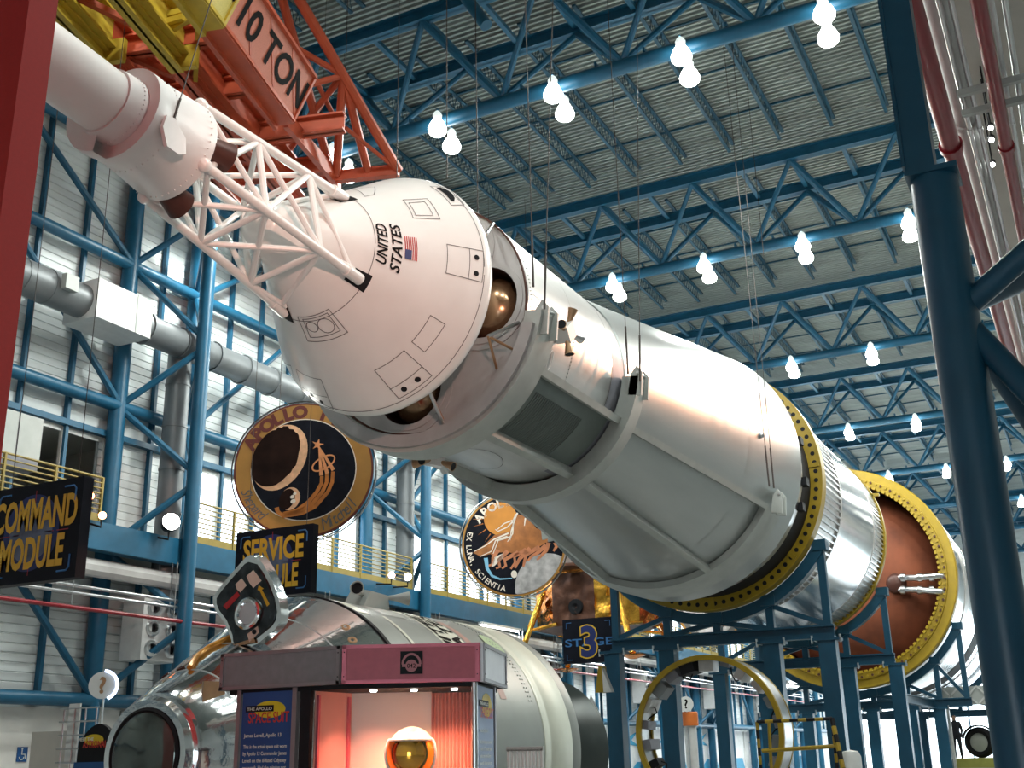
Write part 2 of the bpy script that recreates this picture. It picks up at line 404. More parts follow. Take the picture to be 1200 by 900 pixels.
# built-up wall columns
def wall_column(i, y):
    t = thing('wall_column', f'triangular built-up blue tubular column on the left wall, {ORD[i]} along the hall', 'column', (XC, y, FLOOR), 'blue wall columns')
    C = V((XC, y, 0))
    obj('outer_post', MB().tube((XC, y, FLOOR), (XC, y, ZB + .1), .18, 16), BLUE, t)
    for s in (-1, 1):
        obj('wall_post', MB().tube((XW, y + s * 1.2, FLOOR), (XW, y + s * 1.2, 18.2), .21, 16), BLUE, t)
        zs = [2.98, 6.4, 9.9, 13.65, 16.9]
        for k, z in enumerate(zs):
            mid = z + 1.75
            if k < len(zs) - 1:
                obj('lattice_brace', MB().tube((XW, y + s * 1.2, z), (XC, y, mid - .15), .085, 8), BLUE, t)
                obj('lattice_brace', MB().tube((XC, y, mid + .15), (XW, y + s * 1.2, zs[k + 1]), .085, 8), BLUE, t)
        obj('base_plate', MB().box((XW - .3, y + s * 1.2 - .3, FLOOR), (XW + .3, y + s * 1.2 + .3, FLOOR + .05)), BLUE, t)
        # long wall diagonals falling towards this column
        for z in (2.98, 9.9, 13.65):
            zz = {2.98: 5.9, 9.9: 13.3, 13.65: 16.4}[z]; dy = {2.98: 2.9, 9.9: 3.7, 13.65: 3.9}[z]
            obj('wall_diagonal', MB().tube((XW + .1, y + s * 1.2, z), (XW + .1, y + s * (1.2 + dy), zz), .085, 8), BLUE, t)
    return t
for i, y in enumerate(TR[:8]): wall_column(i, y)
# gallery: fascia beam, slab, pipes below, railings above
for i in range(7):
    a, b = TR[i] + .0, TR[i + 1]
    g = thing('gallery_beam', f'blue gallery edge beam on the left wall, {ORD[i]} bay along the hall', 'beam', (-19.3, a, 6.0), 'gallery edge beams')
    obj('fascia', MB().ibeam((-19.3, a, 6.36), (-19.3, b - .01, 6.36), .26, .62, .04).box((-19.17, a, 6.06), (-19.15, b - .01, 6.66)), BLUE, g)
    obj('slab', MB().box((-20.7, a, 6.45), (-19.4, b - .01, 6.6)), GREYP, g)
def railing(i, a, b):
    g = thing('gallery_railing', f'yellow tubular gallery railing above the blue edge beam, {ORD[i]} bay along the hall', 'railing', (-19.25, a, 6.66), 'gallery railings')
    n = max(2, round((b - a) / 1.4))
    for k in range(n + 1):
        yy = a + (b - a) * k / n; obj('post', MB().box((-19.28, yy - .025, 6.66), (-19.22, yy + .025, 7.68)), RAILY, g)
    for k in range(7): obj('rail', MB().tube((-19.25, a, 6.95 + k * .12), (-19.25, b, 6.95 + k * .12), .02 if k < 6 else .028, 6), RAILY, g)
    obj('kick_plate', MB().box((-19.27, a, 6.67), (-19.24, b, 6.86)), RAILY, g)
for i in range(7): railing(i, TR[i] + (.4 if i else 3), TR[i + 1] - (2.6 if i in (0,) else .45))
lag = []
for k, (x, z, r, mt_, nm, lb) in enumerate([(-19.5, 5.72, .2, DUCTW, 'lagged_pipe', 'thick pale lagged pipe running under the gallery beam'),
                         (-19.1, 5.2, .035, STEEL, 'conduit', 'upper thin grey conduit below the lagged pipe'),
                         (-19.1, 5.05, .035, STEEL, 'conduit', 'lower thin grey conduit below the lagged pipe'),
                         (-18.95, 4.72, .045, REDPIPE, 'sprinkler_pipe', 'slim red sprinkler pipe running along the left wall')]):
    p = thing(nm, lb, 'pipe', (x, 12, z))
    obj('run', MB().tube((x, 12, z), (x, 92, z), r, 10), mt_, p)
    for yy in range(14, 80, 3): obj('hanger', MB().tube((x, yy, z + r), (x, yy, 6.06), .012, 5), STEEL, p)
# ------------------------------------------------------------------ ducts on the left wall
d = thing('air_duct', 'long grey round air duct high on the left wall', 'duct', (-19.62, 12, 11.7))
obj('duct_run', MB().tube((-19.62, 12, 11.72), (-19.62, 17.0, 11.72), .40, 20), DUCT, d)
obj('duct_run', MB().tube((-19.62, 18.3, 11.72), (-19.62, 60, 11.72), .37, 20), DUCT, d)
for yy in [12.5 + .7 * k for k in range(6)] + [19 + 1.2 * k for k in range(22)]:
    obj('joint_band', MB().lathe([(-.03, .38), (-.03, .415), (.03, .415), (.03, .38)], (-19.62, yy, 11.72), (0, 1, 0), 20), DUCT, d)
obj('control_box', MB().box((-19.2, 16.05, 11.6), (-19.05, 16.4, 11.95)), GREYP, d)
b = obj('plenum_box', MB().box((-20.15, 17.0, 11.25), (-19.1, 18.7, 12.2)), BOXW, d); obj('lid_seam', MB().box((-19.12, 18.2, 11.25), (-19.09, 18.23, 12.2)), GREYP, b)
for i in range(6):
    y = TR[i + 1] + .1
    dd = thing('vertical_duct', f'grey vertical air duct between the wall posts of the {ORD[i + 1]} blue wall column', 'duct', (-19.85, y, 2.0), 'vertical wall ducts')
    obj('riser', MB().tube((-19.85, y, 5.3), (-19.85, y, 11.5), .30, 18), DUCT, dd)
    for z in [6.3 + 1.1 * k for k in range(5)]: obj('joint_band', MB().lathe([(-.03, .29), (-.03, .318), (.03, .318), (.03, .29)], (-19.85, y, z), (0, 0, 1), 18), DUCT, dd)
# loudspeaker-like white nozzle boxes
for i in range(6):
    y = TR[i + 1] - .15
    s = thing('nozzle_box', f'white air box with six round jet nozzles on the {ORD[i + 1]} blue wall column', 'air box', (-19.6, y, 4.0), 'white nozzle boxes')
    obj('case', MB().box((-20.2, y - .6, 3.85), (-19.55, y + .65, 5.3)), BOXW, s)
    for a in (-.32, .32):
        for c in (4.12, 4.58, 5.03):
            r = obj('nozzle', MB().lathe([(0, .19), (.06, .19), (.1, .15), (.1, .11), (-.04, .09)], (-19.55, y + a + .02, c), (1, -.3, 0), 16), STEEL, s)
            obj('throat', MB().lathe([(-.02, 0), (-.02, .1)], (-19.53, y + a + .02, c), (1, -.3, 0), 14), BLACK, r)
# ------------------------------------------------------------------ far end
fw = struct('wall_far', MB().box((-22, YEND - .1, 7.6), (14, YEND, 19.1)), SIDING, 'pale end wall above the far glazing', 'wall')
g = obj('window_9', MB().box((-21, YEND - .4, 7.3), (13, YEND - .2, 7.6)), BLUE); tag(g, 'tall bright glazing across the far end of the hall', 'window', None, 'structure')
for k in range(18):
    x = -20.5 + 1.95 * k
    obj('mullion', MB().box((x - .06, YEND - .35, FLOOR), (x + .06, YEND - .2, 7.3)), BLUE, g)
    if k < 17: obj('pane', MB().box((x + .06, YEND - .29, FLOOR), (x + 1.89, YEND - .27, 7.3)), GLASS, g)
# soffit of the mezzanine on the right
struct('ceiling_right', MB().box((-.72, 5, 10.3), (9, 60, 10.6)), GREYW, 'grey underside of the mezzanine on the right', 'ceiling')

struct('wall_right', MB().box((13.8, -6, FLOOR), (14, YEND, 19.1)), SIDING, 'pale wall on the right side of the hall', 'wall')
struct('wall_back', MB().box((-22, -6.2, 3.2), (14, -6, 19.1)).box((-22, -6.2, FLOOR), (-1, -6, 3.2)).box((3, -6.2, FLOOR), (14, -6, 3.2)), SIDING, 'pale wall behind the camera', 'wall')

# wash lights added under the gallery to brighten the mural boards
for i in range(2, 7):
    y = TR[i] + 5.4
    t = thing('added_wash_light', f'added slim white strip light under the gallery beam, {ORD[i - 2]} along the far half', 'strip light', (-19.0, y, 5.95), 'added gallery strip lights')
    obj('housing', MB().box((-19.25, y - 1.5, 5.98), (-19.05, y + 1.5, 6.06)), BOXW, t); obj('tube', MB().tube((-19.15, y - 1.4, 5.95), (-19.15, y + 1.4, 5.95), .03, 8), LAMPG, t)
    for dy in (-2.5, 2.5): lamp('added_wash_source', 'SPOT', (-18.9, y + dy * .5, 5.9), 420, (.92, .98, 1), t, .2, (-20.4, y + dy, .8), 120, .9)
# ================================================================== ROCKET HANGING OVERHEAD
AX = (-9.14, 8.464)
TANH = math.tan(math.radians(33)); CA, CB = 1.956 - TANH * 13.57, TANH
def hit(x, y, a, b, ax=AX):
    """where a line of sight meets the surface of revolution r = a + b*Y about the rocket axis"""
    d = ray(x, y); o = EYE - V((ax[0], 0, ax[1])); k = a + b * o.y
    A = d.x ** 2 + d.z ** 2 - (b * d.y) ** 2; B = 2 * (o.x * d.x + o.z * d.z - k * b * d.y); Cc = o.x ** 2 + o.z ** 2 - k * k
    q = max(0, B * B - 4 * A * Cc); return EYE + d * ((-B - math.sqrt(q)) / (2 * A))
def coords(p, ax=AX): return math.degrees(math.atan2(p.z - ax[1], p.x - ax[0])), p.y
def on(ang, Y, a, b, lift=.006, ax=AX):
    p = pol(ax, ang, a + b * Y, Y); n = V((math.cos(math.radians(ang)), -b, math.sin(math.radians(ang)))).normalized(); return p + n * lift
def ribbon(m, pts, w, a, b, closed=True, ax=AX, lift=.006, step=3):
    """thin painted line following the skin; pts = (angle, Y)"""
    P = []
    seq = list(pts) + ([pts[0]] if closed else [])
    for (a0, y0), (a1, y1) in zip(seq, seq[1:]):
        k = max(1, int(abs(a1 - a0) / step)); P += [(a0 + (a1 - a0) * i / k, y0 + (y1 - y0) * i / k) for i in range(k)]
    if not closed: P.append(seq[-1])
    Q = [on(p[0], p[1], a, b, lift, ax) for p in P]; n = len(Q)
    for i in range(n if closed else n - 1):
        p, q = Q[i], Q[(i + 1) % n]; t = (q - p)
        if t.length < 1e-6: continue
        t.normalize(); ang = P[i][0]
        nn = V((math.cos(math.radians(ang)), -b, math.sin(math.radians(ang)))).normalized(); s = t.cross(nn) * w / 2
        m.add([p - s - t * w * .4, q - s + t * w * .4, q + s + t * w * .4, p + s - t * w * .4], [(0, 1, 2, 3)])
    return m
def pxl(pts): return [coords(hit(x, y, CA, CB)) for x, y in pts]
# ---- launch escape tower
ld = V((0, 1, -.075)).normalized(); lo = V((AX[0], 0, AX[1] + .075 * 12.2))
les = thing('launch_escape_tower', 'white launch escape rocket with open tube tower at the rocket tip', 'escape tower', (AX[0], 9, 8.7))
obj('motor_casing', MB().lathe([(5.35, .0), (5.35, .385), (8.05, .385), (8.12, .40), (8.3, .40), (8.3, .3)], lo, ld, 40), WHITE, les)
obj('shoulder_band', MB().lathe([(7.95, .386), (7.95, .415), (8.05, .43), (8.25, .44), (8.25, .38)], lo, ld, 40), WHITE2, les)
for k in range(40):
    pass
rv = MB()
for k in range(44):
    a = 2 * math.pi * k / 44; e2 = V((0, .075, 1)).normalized()
    for t, r in ((8.15, .437), (8.5, .605), (9.02, .665)):
        rv.ball(lo + ld * t + (V((1, 0, 0)) * math.cos(a) + e2 * math.sin(a)) * r, .011, 5, 4)
obj('rivet_rows', rv, WHITE2, les, 35, 'stuff')
obj('skirt', MB().lathe([(8.22, .40), (8.22, .60), (8.36, .605), (8.4, .59), (9.1, .665), (9.12, .66), (9.12, .0)], lo, ld, 44), WHITE2, les)
obj('flange', MB().lathe([(8.0, .42), (8.0, .62), (8.02, .63), (8.2, .62), (8.2, .42)], lo, ld, 40, 150, 262), WHITE2, les)
def lpt(a, r, t):
    a = math.radians(a); e2 = V((0, .075, 1)).normalized(); return lo + ld * t + (V((1, 0, 0)) * math.cos(a) + e2 * math.sin(a)) * r
for a in (-8, -98, 172, 82):
    n = obj('nozzle', MB().lathe([(0, .13), (.18, .17), (.32, .2), (.32, .18), (.05, .1)], lpt(a, .52, 9.1), ld + (lpt(a, 1, 0) - lpt(a, 0, 0)) * .18, 18), BROWN, les)
p = lpt(-28, .62, 8.5)
bp_ = MB().prism([p + V((.03, dy * .75, dz * .8)) for dy, dz in ((-.27, -.02), (-.2, .2), (-.05, .22), (.22, .02), (.25, -.22), (.1, -.3), (-.15, -.28))], (.05, 0, 0)); obj('hoist_plate', bp_, WHITE2, les)
TA = [-33, 57, 147, -123]
top = [lpt(a, .66, 9.08) for a in TA]
foot = [on(a, 11.98, CA, CB, .01) for a in (-35, 60, 146, -124)]
def lv(k, f): return top[k].lerp(foot[k], f)
for k in range(4):
    obj('leg', MB().tube(top[k], foot[k] + (top[k] - foot[k]) * .01, .062, 12), WHITE, les)
    obj('leg_shoe', MB().tube(foot[k] + (top[k] - foot[k]) * .10, foot[k], .085, 12), WHITE, les)
    obj('leg_cap', MB().ball(top[k], .09, 10, 8), WHITE, les)
    k2 = (k + 1) % 4
    for f in (.36, .72): obj('ring_tube', MB().tube(lv(k, f), lv(k2, f), .045, 10), WHITE, les)
    obj('brace_tube', MB().tube(lv(k, .02), lv(k2, .36), .04, 10), WHITE, les); obj('brace_tube', MB().tube(lv(k2, .02), lv(k, .36), .04, 10), WHITE, les)
    obj('brace_tube', MB().tube(lv(k, .36), lv(k2, .72), .042, 10), WHITE, les); obj('brace_tube', MB().tube(lv(k2, .36), lv(k, .72), .042, 10), WHITE, les)
    obj('brace_tube', MB().tube(lv(k, .72), lv(k, .96).lerp(lv(k2, .96), .08), .04, 10), WHITE, les)
    obj('brace_tube', MB().tube(lv(k2, .72), lv(k, .95), .04, 10), WHITE, les)
# ---- white command module
cm = thing('command_module', 'white conical capsule with UNITED STATES lettering and flag', 'capsule', (AX[0], 12.5, 8.46))
prof = [(10.62, .0), (10.63, .2), (10.7, .3), (10.8, .345), (11.25, .45)]
prof += [(y, CA + CB * y) for y in (11.45, 12.0, 12.6, 13.2, 13.5)] + [(13.6, 1.952), (13.68, 1.945), (13.78, 1.89), (13.86, 1.78), (14.0, 1.4), (14.12, .8), (14.16, 0)]
obj('shell', MB().lathe(prof, (AX[0], 0, AX[1]), (0, 1, 0), 96), WHITE, cm, 50)
ln = MB()
ribbon(ln, [(a, 12.04) for a in range(0, 360, 4)], .010, CA, CB)
ribbon(ln, [(a, 13.50) for a in range(0, 360, 4)], .010, CA, CB)
W_ = .011
for poly in ([(472, 234.5), (500.5, 233), (515.5, 257), (484, 255.5)], [(479, 238), (497.5, 236.6), (507.5, 253), (487, 252.4)],
             [(412, 222.5), (439, 219.5), (438, 228.5), (427, 230.6)], [(523.6, 286.4), (566, 294.5), (564.5, 331), (522.4, 320)],
             [(504.4, 369.5), (521.5, 380), (497.5, 412.4), (482.5, 400.4)], [(473.5, 410.6), (506, 440), (467.5, 467), (439, 434)],
             [(347.2, 432.5), (376.3, 444.4), (390.6, 479), (356, 463)], [(349, 371), (385, 362), (407.5, 389), (361, 399.5)],
             [(355, 374), (383.5, 366.5), (399, 387), (364, 395)], [(504, 218.7), (528.7, 240.7), (544, 240.4), (522, 220)]):
    ribbon(ln, pxl(poly), W_, CA, CB)
for a, b in (((550, 291.5), (548.5, 327.5)), ((494.5, 429.5), (457, 456)), ((353.7, 453), (383.4, 465)), ((328, 417), (341, 428)), ((341, 428), (344, 440))):
    ribbon(ln, pxl([a, b]), W_, CA, CB, False)
for cx, cy, r in ((382, 381.5, 11), (366, 383, 8)):
    c = coords(hit(cx, cy, CA, CB)); rr = r * .0112; R = CA + CB * c[1]
    ribbon(ln, [(c[0] + math.degrees(rr * math.cos(t) / R), c[1] + rr * math.sin(t) * .84) for t in [math.pi * k / 10 for k in range(20)]], W_, CA, CB)
obj('panel_lines', ln, LINE, cm, 0)
for x, y, r in ((558.4, 302, .042), (557.8, 320.6, .042), (473.5, 455.6, .046), (489.4, 444.5, .046), (363.7, 464.6, .042), (377.4, 470.9, .042)):
    c = coords(hit(x, y, CA, CB)); R = CA + CB * c[1]
    obj('thruster_port', MB().flat([on(c[0] + math.degrees(r * math.cos(t) / R), c[1] + r * math.sin(t) * .84, CA, CB, .009) for t in [math.pi * k / 10 for k in range(20)]]), BLACK, cm, 0)
bean = [(511.3, 220.7), (516, 220.4), (525.3, 224), (530, 228), (532.7, 232.7), (532, 236.7), (528, 235.3), (524.5, 231), (522.7, 228.7), (517.3, 224.7)]
obj('vent_port', MB().flat([on(*coords(hit(x, y, CA, CB)), CA, CB, .011) for x, y in bean]), BLACK, cm, 0)
def cone_text(m, txt, a_c, Y0, h, wid, **k):
    vs, fs, w = glyphs(txt, **k)
    m.add([on(a_c + x / w * wid, Y0 - y * h, CA, CB, .010) for x, y in vs], fs)
obj('lettering', (lambda m: (cone_text(m, 'UNITED', 2.0, 12.20, .135, 35, bold=.03, shear=.25), cone_text(m, 'STATES', .8, 12.385, .135, 38, bold=.03, shear=.25), m)[-1])(MB()), INK, cm, 0)
fl = MB(); fu = MB()
for k in range(13):
    if k % 2 == 0:
        y0 = 12.425 + .0125 * k; fl.flat([on(-6.2, y0, CA, CB, .010), on(2, y0, CA, CB, .010), on(10.2, y0, CA, CB, .010), on(10.2, y0 + .0125, CA, CB, .010), on(2, y0 + .0125, CA, CB, .010), on(-6.2, y0 + .0125, CA, CB, .010)])
f = obj('flag', fl, FLAGR, cm, 0, label='small striped flag')
obj('canton', fu.flat([on(-6.2, 12.425, CA, CB, .013), on(.4, 12.425, CA, CB, .013), on(.4, 12.513, CA, CB, .013), on(-6.2, 12.513, CA, CB, .013)]), FLAGB, f, 0)
for a in (-35, 60, 146, -124):     # dark wells where the tower feet enter
    w8 = MB()
    for q in range(8): w8.flat([on(a - 7.5 + 1.9 * q, 11.82, CA, CB, .008), on(a - 5.6 + 1.9 * q, 11.82, CA, CB, .008), on(a - 5.6 + 1.9 * q, 12.1, CA, CB, .008), on(a - 7.5 + 1.9 * q, 12.1, CA, CB, .008)])
    obj('leg_well', w8, BLACK, cm, 0)
# ---- service module
sm = thing('service_module', 'satin metal service module cylinder behind the white capsule', 'rocket stage', (AX[0], 16.8, 6.5))
obj('body', MB().lathe([(14.8, 1.93), (14.8, 1.966), (15, 1.966), (16.5, 1.966), (18.35, 1.966), (18.35, 1.955), (18.9, 1.955)], (AX[0], 0, AX[1]), (0, 1, 0), 96), SATIN, sm)
obj('aft_band', MB().lathe([(18.33, 1.968), (18.88, 1.968)], (AX[0], 0, AX[1]), (0, 1, 0), 40, -75, 5), BAND, sm)
ln = MB()
ribbon(ln, [(a, 18.3) for a in range(0, 360, 4)], .016, 1.966, 0); ribbon(ln, [(a, 16.6) for a in range(-60, 60, 4)], .008, 1.966, 0, False); ribbon(ln, [(3, 15.0), (3, 18.2)], .01, 1.966, 0, False)
obj('panel_lines', ln, LINE, sm, 0)
rv = MB()
for a in range(-28, 12, 2): rv.ball(on(a, 16.6, 1.966, 0, .002), .012, 5, 4)
for a in range(-28, 40, 2): rv.ball(on(a, 14.95, 1.966, 0, .002), .012, 5, 4)
obj('rivet_rows', rv, GREYP, sm, 35, 'stuff')
# front bulkhead with round wells
def bulk(holes, R, n=96):
    m = MB(); rs = [R * k / 14 for k in range(15)]
    for i in range(14):
        for j in range(n):
            a0, a1 = 360 * j / n, 360 * (j + 1) / n; q = [pol(AX, a0, rs[i], 14.82), pol(AX, a1, rs[i], 14.82), pol(AX, a1, rs[i + 1], 14.82), pol(AX, a0, rs[i + 1], 14.82)]
            c = sum(q, V()) / 4
            if any((V((c.x, c.z)) - V((h.x, h.z))).length < .665 for h in holes): continue
            m.flat(q)
    return m
holes = [pol(AX, a, 1.2, 14.82) for a in (2, -99, -149, 130, 60)]
obj('front_bulkhead', bulk(holes, 1.95), FACE, sm, 0)
for h in holes:
    w = obj('tank_well', MB().lathe([(0, .80), (-.015, .80), (-.015, .70), (-.03, .70), (-.03, .6), (.75, .6), (.75, 0)], h, (0, 1, 0), 40), FACE, sm)
    obj('well_lining', MB().lathe([(.0, .597), (.74, .597)], h, (0, 1, 0), 40), BROWN, w)
    obj('tank_dome', MB().ball(h + V((0, .52, 0)), .56, 32, 20), TANK, sm)
obj('edge_seam', MB().arc(AX, 14.78, 14.82, 1.945, 1.98, 0, 360, 96), BROWN, sm)
for base, ends in (((572, 394), ((608, 378), (602, 410), (582, 432))), ((503, 458), ((520, 498), (519, 491))), ((570, 274), ((578, 262), (560, 282)))):
    b = at(*base, Y=14.25)
    for k, e in enumerate(ends): obj('tension_tie', MB().tube(b, at(*e, Y=14.8), .022 if k else .03, 8), TAN if k else STEEL, sm)
# thruster quads
def quad(parent, c, ax_, ang, s=1.0):
    n = V((math.cos(math.radians(ang)), 0, math.sin(math.radians(ang)))); t = V((-n.z, 0, n.x)); u = V((0, 1, 0))
    b = MB().obox(c + n * .14 * s, n * .13 * s, (t + u).normalized() * .14 * s, (t - u).normalized() * .14 * s); q = obj('thruster_housing', b, WHITE2, parent)
    for d in (u, -u, t, -t):
        o = c + n * .2 * s + d * .15 * s
        obj('thruster_nozzle', MB().lathe([(0, .035 * s), (.09 * s, .05 * s), (.25 * s, .085 * s), (.25 * s, .075 * s), (.05, .03 * s)], o, d + n * .25, 14), TAN if d.y <= 0 else STEEL, q)
        obj('nozzle_bore', MB().lathe([(.245 * s, .0), (.245 * s, .074 * s)], o, d + n * .25, 14), BLACK, q)
quad(sm, pol(AX, -7, 1.96, 15.95), AX, -7)
quad(sm, pol(AX, -101, 1.96, 15.95), AX, -101)
obj('ring_handle', MB().path([on(-22 + 5 * math.cos(t), 15.85 + .08 * math.sin(t), 1.966, 0, .02) for t in [math.pi * k / 8 for k in range(16)]], .012, 6, True), WHITE2, sm)
obj('recess_handle', MB().obox(on(-27.5, 17.8, 1.966, 0, .02), (0, .16, 0), V((math.sin(math.radians(27.5)), 0, math.cos(math.radians(27.5)))) * .03, V((math.cos(math.radians(27.5)), 0, -math.sin(math.radians(27.5)))) * .02), BLACK, sm)
bayp = MB().arc(AX, 15.35, 18.6, 1.965, 1.985, -64.5, -30.5, 20); obj('bay_panel', bayp, GREYD, sm)
for k in range(26):
    yy = 15.9 + k * .072
    obj('bay_rib', MB().arc(AX, yy, yy + .03, 1.985, 1.997, -63, -38, 12), GREYD, sm, 0)
obj('radiator_panel', MB().arc(AX, 15.5, 18.3, 1.966, 1.98, -112, -70, 20), SATIN, sm)
ln = MB(); c0 = (-92, 16.6)
ribbon(ln, [(c0[0] + 14 * math.cos(t), c0[1] + .8 * math.sin(t)) for t in [math.pi * k / 14 for k in range(28)]], .012, 1.98, 0); obj('radiator_line', ln, LINE, sm, 0)
# ---- hanging cradle
cr = thing('hanging_cradle', 'grey painted steel cradle of ring arcs and beams under the service module', 'cradle', (AX[0], 20, 5.2))
obj('front_arc', MB().arc(AX, 14.72, 15.3, 1.985, 2.27, -172, -8, 60), GREYP, cr)
obj('front_arc_lip', MB().arc(AX, 14.64, 14.74, 2.0, 2.2, -166, -14, 60), FACE, cr)
obj('middle_arc', MB().arc(AX, 18.72, 19.12, 2.0, 2.32, -174, -6, 60), GREYP, cr)
SB = (3.3 - 1.966) / 8.3; SA = 1.966 - SB * 18.9
def rs(y): return SA + SB * y
obj('aft_arc', MB().arc(AX, 25.45, 26.25, rs(25.45) + .012, rs(25.45) + .16, -150, -29, 60, SB * .8), GREYP, cr)
for a in (-29, -66, -114, -151):
    n = V((math.cos(math.radians(a)), 0, math.sin(math.radians(a))))
    obj('long_beam', MB().beam(pol(AX, a, 2.08, 15.28), pol(AX, a, 2.08, 18.75), .13, .2, n), GREYP, cr)
    obj('long_beam', MB().beam(pol(AX, a, rs(19.1) + .09, 19.1), pol(AX, a, rs(25.5) + .09, 25.5), .13, .18, n), GREYP, cr)
    obj('gusset', MB().prism([pol(AX, a, rs(25.4) + .02, 25.4), pol(AX, a, rs(25.4) + .2, 25.4), pol(AX, a, rs(24.7) + .1, 24.7)], n.cross(V((0, 1, 0))) * .05), GREYP, cr)
for y, r, aa in ((15.0, 2.26, -9), (18.92, 2.3, -7), (25.9, rs(25.9) + .2, -24)):
    for s in (aa, -180 - aa):
        pp = pol(AX, s, r, y); sg = 1 if s == aa else -1
        for dy in (-.2, .14): obj('lifting_lug', MB().prism([(pp.x - .2 * sg, y + dy, pp.z - .3), (pp.x + .06 * sg, y + dy, pp.z - .34), (pp.x + .1 * sg, y + dy, pp.z + .1), (pp.x + .0 * sg, y + dy, pp.z + .24), (pp.x - .12 * sg, y + dy, pp.z + .1)], (0, .05, 0)), GREYP, cr)
        obj('lug_pin', MB().tube((pp.x + .02 * sg, y - .22, pp.z + .1), (pp.x + .02 * sg, y + .22, pp.z + .1), .03, 8), STEEL, cr)
# ---- adapter cone, instrument band
sl = thing('adapter_cone', 'long pale metal adapter cone widening towards the yellow ring', 'rocket stage', (AX[0], 23, 5.6))
obj('skin', MB().lathe([(18.86, 1.9), (18.9, 1.985)] + [(y, rs(y)) for y in (20, 22, 24, 26, 27.2)] + [(27.2, 3.2)], (AX[0], 0, AX[1]), (0, 1, 0), 120), ADAPT, sl, 50)
ln = MB(); ribbon(ln, [(a, 24.3) for a in range(0, 360, 3)], .014, SA, SB)
for a in (-18, 18, 62): ribbon(ln, [(a, 19.0), (a, 27.1)], .010, SA, SB, False)
obj('panel_lines', ln, GREYP, sl, 0)
obj('vent_lamp', MB().ball(on(0, 24.9, SA, SB, .02), .07, 12, 8), STEEL, sl)
IX = (-9.2, 8.53)
iu = thing('instrument_band', 'dark metallic band and black gap between adapter cone and yellow ring', 'rocket stage', (IX[0], 28, 5.2))
obj('band', MB().lathe([(27.2, 3.2), (27.22, 3.2), (28.6, 3.06), (28.6, 2.9)], (IX[0], 0, IX[1]), (0, 1, 0), 96), STEEL, iu)
obj('gap', MB().lathe([(28.55, 3.0), (29.9, 3.0)], (IX[0], 0, IX[1]), (0, 1, 0), 72), BLACK, iu)
for a in (26, 12, -8, -20): obj('bracket', MB().obox(pol(IX, a, 3.12, 28.6), (.08, 0, 0), (0, .16, 0), (0, 0, .1)), BLACK, iu)
# ---- upper stage
UX = (-9.3, 8.62)
us = thing('upper_stage', 'polished silver rocket stage with yellow handling ring', 'rocket stage', (UX[0], 35, 5.3))
yr = obj('handling_ring', MB().arc(UX, 29.75, 30.0, 2.95, 3.40, 0, 360, 120), YELLOW, us, label='yellow ring with round holes')
obj('ring_rim', MB().arc(UX, 29.72, 30.15, 3.39, 3.43, 0, 360, 120), YELLOW, yr)
for k in range(84):
    a = 360 * k / 84
    obj('hole', MB().lathe([(-.006, 0), (-.006, .06)], pol(UX, a, 3.26, 29.75), (0, 1, 0), 10), BLACK, yr, 0)
for k in range(8): obj('splice', MB().arc(UX, 29.715, 29.75, 3.0, 3.37, 360 * k / 8 + 2, 360 * k / 8 + 4, 3), YELLOW, yr)
def ribs(y0, y1, r, n):
    m = MB()
    for k in range(n):
        a = 360 * k / n; nn = V((math.cos(math.radians(a)), 0, math.sin(math.radians(a))))
        m.beam(pol(UX, a, r, y0), pol(UX, a, r, y1), .05, .07, nn)
    return m
obj('forward_skirt', MB().lathe([(29.9, 3.1), (30.0, 3.2), (32.9, 3.22)], (UX[0], 0, UX[1]), (0, 1, 0), 96), RIBM, us)
obj('stringer_band', ribs(30.1, 32.9, 3.24, 110), STEEL, us, 0, 'stuff')
obj('tank', MB().lathe([(32.86, 3.22), (32.9, 3.265), (35, 3.268), (38.0, 3.265), (38.05, 3.2)], (UX[0], 0, UX[1]), (0, 1, 0), 120), SILVER, us)
obj('seam_ring', MB().arc(UX, 32.84, 32.92, 3.2, 3.28, 0, 360, 96), RIBM, us); obj('seam_ring', MB().arc(UX, 37.98, 38.06, 3.2, 3.28, 0, 360, 96), RIBM, us)
obj('aft_skirt', MB().lathe([(38.0, 3.2), (39.8, 3.22)], (UX[0], 0, UX[1]), (0, 1, 0), 96), RIBM, us)
obj('stringer_band', ribs(38.05, 39.75, 3.24, 130), STEEL, us, 0, 'stuff')
obj('aft_ring', MB().arc(UX, 39.75, 40.0, 3.0, 3.33, 0, 360, 96), YELLOW, us)
obj('aft_closure', MB().lathe([(39.9, 3.1), (40.2, 2), (40.4, 0)], (UX[0], 0, UX[1]), (0, 1, 0), 48), BLACK, us)
obj('ring_tab', MB().obox(pol(UX, 22, 3.4, 39.85), (.12, 0, 0), (0, .1, 0), (0, 0, .05)), YELLOW, us)
